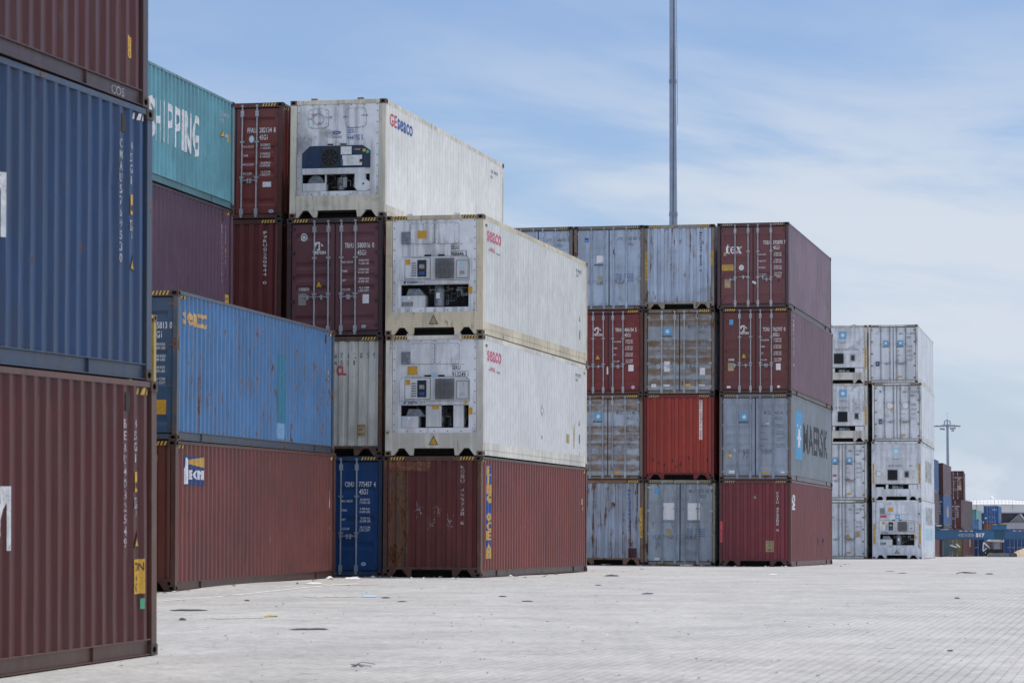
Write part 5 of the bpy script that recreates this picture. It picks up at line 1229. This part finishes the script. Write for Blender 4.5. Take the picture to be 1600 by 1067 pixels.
far('', 58.2, 347, 12.5, [(HCH, dict(body=fm), 'maroon distant container under the teal one beyond the beam'), (HCH, dict(body=fteal), 'narrow teal strip of a distant container right of the plum side')])
far('', 52.25, 310, 11.2, [(HCH, dict(body=P((.05,.12,.33), rust=.05, dirt=.3)), 'royal blue distant container at ground level, right of the maroon one under the beam'), (1.25, dict(body=flb, near='blind'), 'half height light blue distant container above the beam')])
o = far('', 81.5, 464, 12.5, [(2.591, dict(body=fr), 'lowest distant container under the brick red one near the tank'), (2.591, dict(body=fr), 'brick red distant container directly under the bright blue one'), (HCH, dict(body=P((.018,.085,.27), rust=.05, dirt=.2), side=P((.05,.14,.35), rust=.05, dirt=.2)), 'bright blue distant container standing alone against the white tank')])
a = Art(); a.disc(.6,1.3,1.2,'tan',0,16,.5); decal(o[2], 'round_badge', a, 'S'); a = Art(); a.disc(-.88,.85,.14,'wplate'); a.rect(.25,.95,2.2,2.32,'paleblue'); decal(o[2], 'company_lettering', a, 'F')
o = far('', 53.6, 288, 12.5, [(HCH, dict(body=P((.020,.070,.20), rust=.05, dirt=.2)), 'deep blue distant door end at ground level behind the sand heap')])
a = Art(); a.rect(-.95,-.45,1.95,2.1,'wplate'); a.rect(.2,.9,1.9,2.0,'wplate'); decal(o[0], 'company_lettering', a, 'F')
far('', 50.4, 296, 12.5, [(HCH, dict(body=P((.016,.045,.12), rust=.05, dirt=.2)), 'navy distant door end behind the small grey loader')])

# ------------------------------------------------------------------ blue spreader beam
bb = paint('beam_blue_paint', (.030,.115,.24), rust=.06, dirt=.45, fade=.5); bd = paint('beam_dark_blue', (.022,.075,.13), rust=.1, dirt=.5)
bx, by = 39.55, 225.; bz = gz(bx,by)
beam = empty('container_spreader', Matrix.Translation((bx,by,bz)) @ Matrix.Rotation(-R(1.5),4,'Z')); tag(beam, 'long blue steel container spreader beam marked S17 lying across in front of the far stacks', 'spreader')
zt, zb = 1.22-bz, .43-bz
mb = MB(); mb.box(-6.1,6.1,-.3,.3,zb+.03,zt-.03); mb.box(-6.1,6.1,-.36,.36,zt-.029,zt); mb.box(-6.1,6.1,-.36,.36,zb,zb+.029); mb.build('main_beam', bb, beam, bevel=.006)
mb = MB(); mb.box(-.55,.55,-.5,.5,zt+.002,zt+.36); mb.build('head_block', bb, beam, bevel=.02)
mb = MB(); mb.box(-.60,.60,-.55,.55,zt+.361,zt+.40); mb.box(-.5,-.2,-.45,.0,zt+.401,zt+.44,1); mb.box(.1,.6,-.4,.2,zt+.401,zt+.50,2); mb.build('head_cover', [bd,M['wplate'],M['tan']], beam)
mb = MB(); mb.box(-.40,.38,-.34,-.301,zb+.06,zt-.09); mb.build('beam_panel', bd, beam, bevel=.01)
for sx in (-1,1):
    mb = MB(); mb.box(sx*5.15-.32,sx*5.15+.32,-.45,.45,zt+.002,zt+.44); mb.build('end_box', bd, beam, bevel=.02)
    mb = MB(); mb.box(sx*5.15-.36+.4,sx*5.15+.46,-.47,-.2,zt+.30,zt+.37); mb.build('lamp_cover', M['wplate'], beam)
    mb = MB(); mb.box(sx*5.45-.3,sx*5.45+.3,-.302-.03,-.3015,zb+.03,zt-.04); mb.build('beam_panel', bd, beam)
    # legs keep the beam off the ground
    mb = MB(); x = sx*5.85; mb.box(x-.08,x+.08,-.6,-.4,.0,zb-.002); mb.box(x-.08,x+.08,.4,.6,.0,zb-.002); mb.box(x-.1,x+.1,-.62,.62,zb-.12,zb-.003); mb.build('support_stand', bd, beam)
mb = MB(); mb.box(-4.55,-4.1,-.25,.25,-.9-bz+.0,zb-.05); mb.prism([(-4.2,zb-.5),(-3.4,zb-.75),(-3.4,zb-.95),(-4.2,zb-.85)],'y',-.2,.2); mb.build('flipper_arm', paint('flipper_dark', (.05,.09,.10), rust=.2, dirt=.5), beam, bevel=.02)
mb = MB(); mb.tube((-4.0,-.25,zb-.45),(-3.45,-.25,zb-.62),.05,None,8); mb.tube((-3.5,-.25,zb-.35),(-3.2,-.25,zb-.62),.06,None,8); mb.build('flipper_rod', M['white'], beam)
mb = MB()
for i in range(5):
    for s in (-3.25, 1.1): mb.box(s+i*.22,s+i*.22+.215,-.306,-.3012,zt-.115,zt-.06,i%2)
mb.build('reflector_tape', [M['white'],M['red']], beam)
mb = MB(); mb.box(-5.0,-4.1,-.2,.2,zt+.001,zt+.05); mb.build('deck_plate', M['wplate'], beam)
a = Art()
for pts in (((-3.35,.30),(-3.2,.42),(-3.2,.36),(-3.28,.30)),((-3.35,.30),(-3.2,.18),(-3.2,.24),(-3.28,.30)),((-2.05,.30),(-2.2,.42),(-2.2,.36),(-2.12,.30)),((-2.05,.30),(-2.2,.18),(-2.2,.24),(-2.12,.30))): a.poly(pts,'wornwhite')
a.rect(-3.2,-2.2,.39,.415,'wornwhite'); a.rect(-3.2,-2.2,.185,.21,'wornwhite')
a.text('O',-3.15,.20,.2,'wornwhite',width=.2); a.text('OOOOOO',-2.88,.25,.12,'wornwhite',width=.62)
a.text('S17',-1.92,.17,.27,'white',bold=.05,width=.72)
beam['_h'] = 1.; decal(beam, 'beam_lettering', a, 'F', yface=-.301); bpy.data.objects['beam_lettering'].location.z = zb+.06

# ------------------------------------------------------------------ things under and beyond the beam
conc = paint('grey_concrete', (.20,.215,.23), rust=.0, dirt=.5, rough=.85, fade=.6)
for i, (x, w, lab) in enumerate(((42.55,.80,'grey concrete block left of three under the beam'), (43.45,.92,'pale grey concrete block in the middle of three under the beam'), (44.32,.74,'dark grey concrete block right of three, beside the sand heap'))):
    mb = MB(); mb.prism([(-w/2,0),(w/2,0),(w/2,.22),(w/2-.08,.36),(-w/2+.08,.36),(-w/2,.22)],'y',-.25,.25)
    o = mb.build('concrete_block', conc if i != 2 else paint('dark_concrete', (.09,.10,.115), rust=0, dirt=.4, rough=.85), bevel=.02); o.location = (x,245+.3*i,gz(x,245)-.01); tag(o, lab, 'concrete block', 'concrete blocks in a row')
def heap(name, x, y, rx, ry, h, mat, label, cat, seed):
    rr = random.Random(seed); mb = MB(); n, mrings = 28, 8; rows = []
    for j in range(mrings+1):
        t = j/mrings; row = []
        for i in range(n):
            a_ = 2*math.pi*i/n; q = 1+.12*math.sin(3*a_+seed)+rr.uniform(-.05,.05); r_ = (1-t)
            row.append((rx*r_*q*math.cos(a_), ry*r_*q*math.sin(a_), h*(1-(1-t)**1.6)*rr.uniform(.93,1.05) if j else -.05))
        rows.append(row)
    for j in range(mrings):
        for i in range(n):
            k = (i+1)%n; mb.poly([rows[j][i],rows[j][k],rows[j+1][k],rows[j+1][i]])
    o = mb.build(name, mat, smooth=True); o.location = (x,y,gz(x,y)-.02); tag(o, label, cat); return o
heap('sand_heap', 48.6, 262, 1.75, 1.5, .86, plain('sand', (.50,.40,.27), .95, 0, .18, 5), 'pale tan heap of sand at the right edge under the beam', 'heap', 3)
heap('rubbish_heap', 44.4, 257, .45, .5, .42, plain('brown_rubbish', (.30,.22,.16), .95, 0, .6, 6), 'small brown and white rubbish heap left of the concrete blocks', 'heap', 5)
# loader
lz = gz(47.6, 275.)
ld = empty('small_loader', Matrix.Translation((47.75,275,lz)) @ Matrix.Scale(1.0,4)); tag(ld, 'small grey loader with a pale canopy and a white diagonal arm under the beam', 'loader')
mb = MB(); mb.box(-.05,.62,-.6,.6,.45,1.45); mb.build('cab', paint('loader_grey', (.22,.24,.27), rust=.1, dirt=.4), ld, bevel=.04)
mb = MB(); mb.prism([(-.5,1.52),(.95,1.46),(.95,1.53),(.55,1.70),(-.15,1.72),(-.5,1.60)],'y',-.75,.75); mb.build('canopy', paint('loader_pale', (.50,.50,.47), rust=.1, dirt=.4), ld, bevel=.02)
for x in (-.4,.85):
    mb = MB(); mb.tube((x,-.6,.5),(x,-.6,1.5),.035); mb.tube((x,.6,.5),(x,.6,1.5),.035); mb.build('canopy_post', M['machine_dark'], ld)
mb = MB(); mb.box(-.75,.85,-.65,.65,.40,.75); mb.build('chassis', M['machine_dark'], ld, bevel=.05)
mb = MB(); mb.tube((-1.05,-.5,1.42),(-.35,-.5,.82),.06); mb.tube((-1.05,-.5,1.42),(-1.1,-.5,.62),.05); mb.tube((-1.1,-.5,.55),(-.75,-.5,.85),.05); mb.tube((-.9,-.5,.35),(-.6,-.5,.52),.05); mb.build('arm', M['white'], ld)
for x in (-.5,.55):
    for y in (-.62,.62):
        mb = MB(); mb.tube((x,y-.11,.34),(x,y+.11,.34),.34,None,18); mb.build('wheel', M['gasket'], ld)
# cabin at the right edge
cz_ = gz(51.5, 270); cb = empty('site_cabin', Matrix.Translation((51.3,270,cz_))); tag(cb, 'dark cabin with a white roof edge at the far right under the beam', 'cabin')
mb = MB(); mb.box(-1.0,1.2,-1,1,0,1.4); mb.build('wall', plain('cabin_dark', (.045,.05,.055), .7), cb)
mb = MB(); mb.prism([(-1.1,1.41),(1.3,1.41),(1.3,1.62),(.1,1.72),(-1.1,1.62)],'y',-1.1,1.1); mb.build('roof', M['wplate'], cb)
mb = MB(); mb.box(-.75,-.05,-1.03,-1.002,.5,1.2); mb.build('window', M['screen'], cb)
# storage tank
tx, ty, tr = 125.9, 725., 16.; tz = gz(tx,ty)
tank = empty('storage_tank', Matrix.Translation((tx,ty,tz))); tag(tank, 'huge round white storage tank with a railed rim on the horizon', 'tank')
tw = plain('tank_shell', (.58,.58,.57), .5, 0, .05, .4); th = 10.35-tz
mb = MB(); mb.tube((0,0,0),(0,0,th),tr,tr,96,0,False); mb.build('shell', tw, tank, smooth=True)
mb = MB()
for i in range(96):
    a0, a1 = 2*math.pi*i/96, 2*math.pi*(i+1)/96
    for (r0,z0),(r1,z1) in zip(((tr+.15,th-.02),(tr*.8,th+.54),(tr*.6,th+.96),(tr*.3,th+1.36)),((tr*.8,th+.54),(tr*.6,th+.96),(tr*.3,th+1.36),(.01,th+1.5))):
        mb.poly([(r0*math.cos(a0),r0*math.sin(a0),z0),(r0*math.cos(a1),r0*math.sin(a1),z0),(r1*math.cos(a1),r1*math.sin(a1),z1),(r1*math.cos(a0),r1*math.sin(a0),z1)])
mb.build('roof', plain('tank_roof', (.62,.62,.61), .6, 0, .04, .3), tank, smooth=True)
mb = MB()
for i in range(110):
    a0 = 2*math.pi*i/110; a1 = 2*math.pi*(i+1)/110; x, y = (tr+.1)*math.cos(a0), (tr+.1)*math.sin(a0); w = .06 if i % 5 else .10
    mb.tube((x,y,th-1.2 if i % 5 == 0 else th),(x,y,th+1.15),w*.5,None,4)
    for zz in (.6,1.15): mb.tube((x,y,th+zz),((tr+.1)*math.cos(a1),(tr+.1)*math.sin(a1),th+zz),.025,None,4)
mb.build('railing', plain('tank_railing', (.22,.22,.23), .6), tank)
mb = MB()
for k in range(6):
    z0, z1 = k/6, (k+1)/6; mb.tube((-.2,0,th+1.3+.9*z0*1.2),(-.2,0,th+1.3+.9*z1*1.2),.62*math.sqrt(max(0,1-z0**2)),.62*math.sqrt(max(0.0001,1-z1**2)),14)
mb.build('roof_vent', tank and plain('vent_white', (.8,.8,.8), .5), tank)
mb = MB(); mb.tube((0,0,0),(0,0,1.0),tr+.3,tr+.3,64,0,True); mb.build('base_ring', plain('tank_base', (.35,.35,.38), .7), tank)
# dark open shed in front of the tank
sx_, sy_ = 84.5, 520.; sz = gz(sx_,sy_)
sh = empty('open_shed', Matrix.Translation((sx_,sy_,sz))); tag(sh, 'dark steel shed with a low gable in front of the tank', 'shed')
dk = plain('shed_dark_cladding', (.045,.05,.062), .8, 0, .25, .6); gy_ = plain('shed_grey_cladding', (.17,.18,.19), .7, 0, .2, .6)
t0 = 5.95-sz
mb = MB(); mb.box(-4,30,0,12,0,t0); mb.build('wall', dk, sh)
mb = MB(); mb.box(-4.2,30.2,-.3,12.3,t0+.01,t0+.25); mb.build('roof_edge', plain('shed_edge', (.45,.46,.50), .6), sh)
mb = MB(); mb.prism([(5.6,2.9),(15.8,2.9),(10.6,t0-.2)],'y',-1.2,-.02); mb.build('gable_front', gy_, sh)
mb = MB(); mb.tube((10.7,-1.3,t0-.2),(14.2,-1.3,2.9),.12,None,6); mb.tube((3.8,-.6,t0-1.6),(5.6,-.6,3.0),.10,None,6); mb.tube((5.6,-.6,3.0),(7.5,-.6,2.9),.10,None,6); mb.build('brace', plain('pale_brace', (.5,.52,.54), .6), sh)
mb = MB(); mb.box(7.2,14.6,-3.2,-1.8,2.2-sz-1.5,4.1-sz); mb.box(7.1,14.7,-3.25,-3.201,2.0-sz-1.2,2.3-sz,1); mb.box(7.4,14.3,-3,-2,0,2.1-sz-1.5); mb.build('lean_to', [plain('lean_to_grey', (.34,.34,.36), .7, 0, .1, .8), M['wplate']], sh)

# ------------------------------------------------------------------ sky, sun, camera
SUN_EL, SUN_AZ = 73., 54.
w = bpy.data.worlds.new('World'); bpy.context.scene.world = w; w.use_nodes = True
nt = w.node_tree; nt.nodes.clear(); g = N(nt)
out = nt.nodes.new('ShaderNodeOutputWorld'); bg = nt.nodes.new('ShaderNodeBackground'); nt.links.new(bg.outputs[0], out.inputs[0])
sky = nt.nodes.new('ShaderNodeTexSky'); sky.sky_type = 'NISHITA'; sky.sun_disc = False; sky.sun_elevation = R(SUN_EL); sky.sun_rotation = R(SUN_AZ)
sky.air_density = 1.0; sky.dust_density = .6; sky.ozone_density = 3.0; sky.altitude = 0
tc = nt.nodes.new('ShaderNodeTexCoord'); sp = nt.nodes.new('ShaderNodeSeparateXYZ'); nt.links.new(tc.outputs['Generated'], sp.inputs[0])
el = g.math('ARCSINE', sp.outputs[2]); az = g.math('ARCTAN2', sp.outputs[0], sp.outputs[1])
cv = nt.nodes.new('ShaderNodeCombineXYZ'); nt.links.new(g.math('ADD', g.math('MULTIPLY', az, 5.5), g.math('MULTIPLY', el, 5.)), cv.inputs[0]); nt.links.new(g.math('SUBTRACT', g.math('MULTIPLY', el, 24.), g.math('MULTIPLY', az, -2.2)), cv.inputs[1])
wv = nt.nodes.new('ShaderNodeTexNoise'); nt.links.new(cv.outputs[0], wv.inputs['Vector']); wv.inputs['Scale'].default_value = 1.05; wv.inputs['Detail'].default_value = 7; wv.inputs['Roughness'].default_value = .56; wv.inputs['Distortion'].default_value = .35
band = g.math('MULTIPLY', g.rng(el, .0, .055, .15, 1.), g.rng(el, .105, .205, 1., .18))
side_ = g.rng(az, -.10, .06, .55, 1.)
cm = g.math('MULTIPLY', g.rng(wv.outputs[0], .36, .62, 0, 1), g.math('MULTIPLY', band, side_))
hz = g.rng(el, .0, .14, .80, .06)
cv2 = nt.nodes.new('ShaderNodeCombineXYZ'); nt.links.new(g.math('MULTIPLY', az, 30.), cv2.inputs[0]); nt.links.new(g.math('MULTIPLY', el, 42.), cv2.inputs[1]); cv2.inputs[2].default_value = 3.3
cu = nt.nodes.new('ShaderNodeTexNoise'); nt.links.new(cv2.outputs[0], cu.inputs['Vector']); cu.inputs['Scale'].default_value = 1.0; cu.inputs['Detail'].default_value = 6; cu.inputs['Roughness'].default_value = .55
cmu = g.math('MULTIPLY', g.rng(cu.outputs[0], .42, .58, 0, .85), g.math('MULTIPLY', g.rng(el, .046, .020, 0., 1.), g.rng(az, .09, .13, 0, 1)))
tot = g.math('MAXIMUM', g.math('MULTIPLY', cm, .97), cmu)
SKY_K = .10
c = g.mix(1., sky.outputs[0], (1.07,1.09,1.22), 'MULTIPLY')
c = g.mix(hz, c, (5.1,6.15,7.75))
c = g.mix(tot, c, (6.7,7.3,8.25))
# unseen bright cloud banks behind and above the camera, added to brighten the fronts
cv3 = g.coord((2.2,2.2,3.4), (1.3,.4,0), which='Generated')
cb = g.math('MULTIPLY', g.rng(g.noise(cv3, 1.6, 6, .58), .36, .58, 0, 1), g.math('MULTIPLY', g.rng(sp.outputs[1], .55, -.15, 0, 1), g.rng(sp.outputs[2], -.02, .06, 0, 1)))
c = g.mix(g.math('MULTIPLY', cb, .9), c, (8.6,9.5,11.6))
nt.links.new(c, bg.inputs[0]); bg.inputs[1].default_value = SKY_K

ld = bpy.data.lights.new('sun', 'SUN'); ld.energy = 3.5; ld.angle = R(.53); ld.color = (1.0,.955,.89)
so = link(bpy.data.objects.new('sun', ld)); d = Vector((math.cos(R(SUN_EL))*math.sin(R(SUN_AZ)), math.cos(R(SUN_EL))*math.cos(R(SUN_AZ)), math.sin(R(SUN_EL))))
so.rotation_euler = (-d).to_track_quat('-Z','Y').to_euler(); so.location = d*60

cd = bpy.data.cameras.new('camera'); cam = link(bpy.data.objects.new('camera', cd))
cd.sensor_width = 36; cd.lens = 4318.4/1600*36; cd.clip_start = .5; cd.clip_end = 9000
cam.location = (0,0,0); cam.rotation_euler = (R(90+4.2045),0,0)
cd.dof.use_dof = True; cd.dof.focus_distance = 80; cd.dof.aperture_fstop = 5.0
sc = bpy.context.scene; sc.camera = cam
sc.view_settings.view_transform = 'Standard'; sc.view_settings.look = 'None'; sc.view_settings.exposure = 0; sc.view_settings.gamma = 1
for o in bpy.data.objects:
    for k in ('_k','_h','_near','_door'):
        if k in o: del o[k]
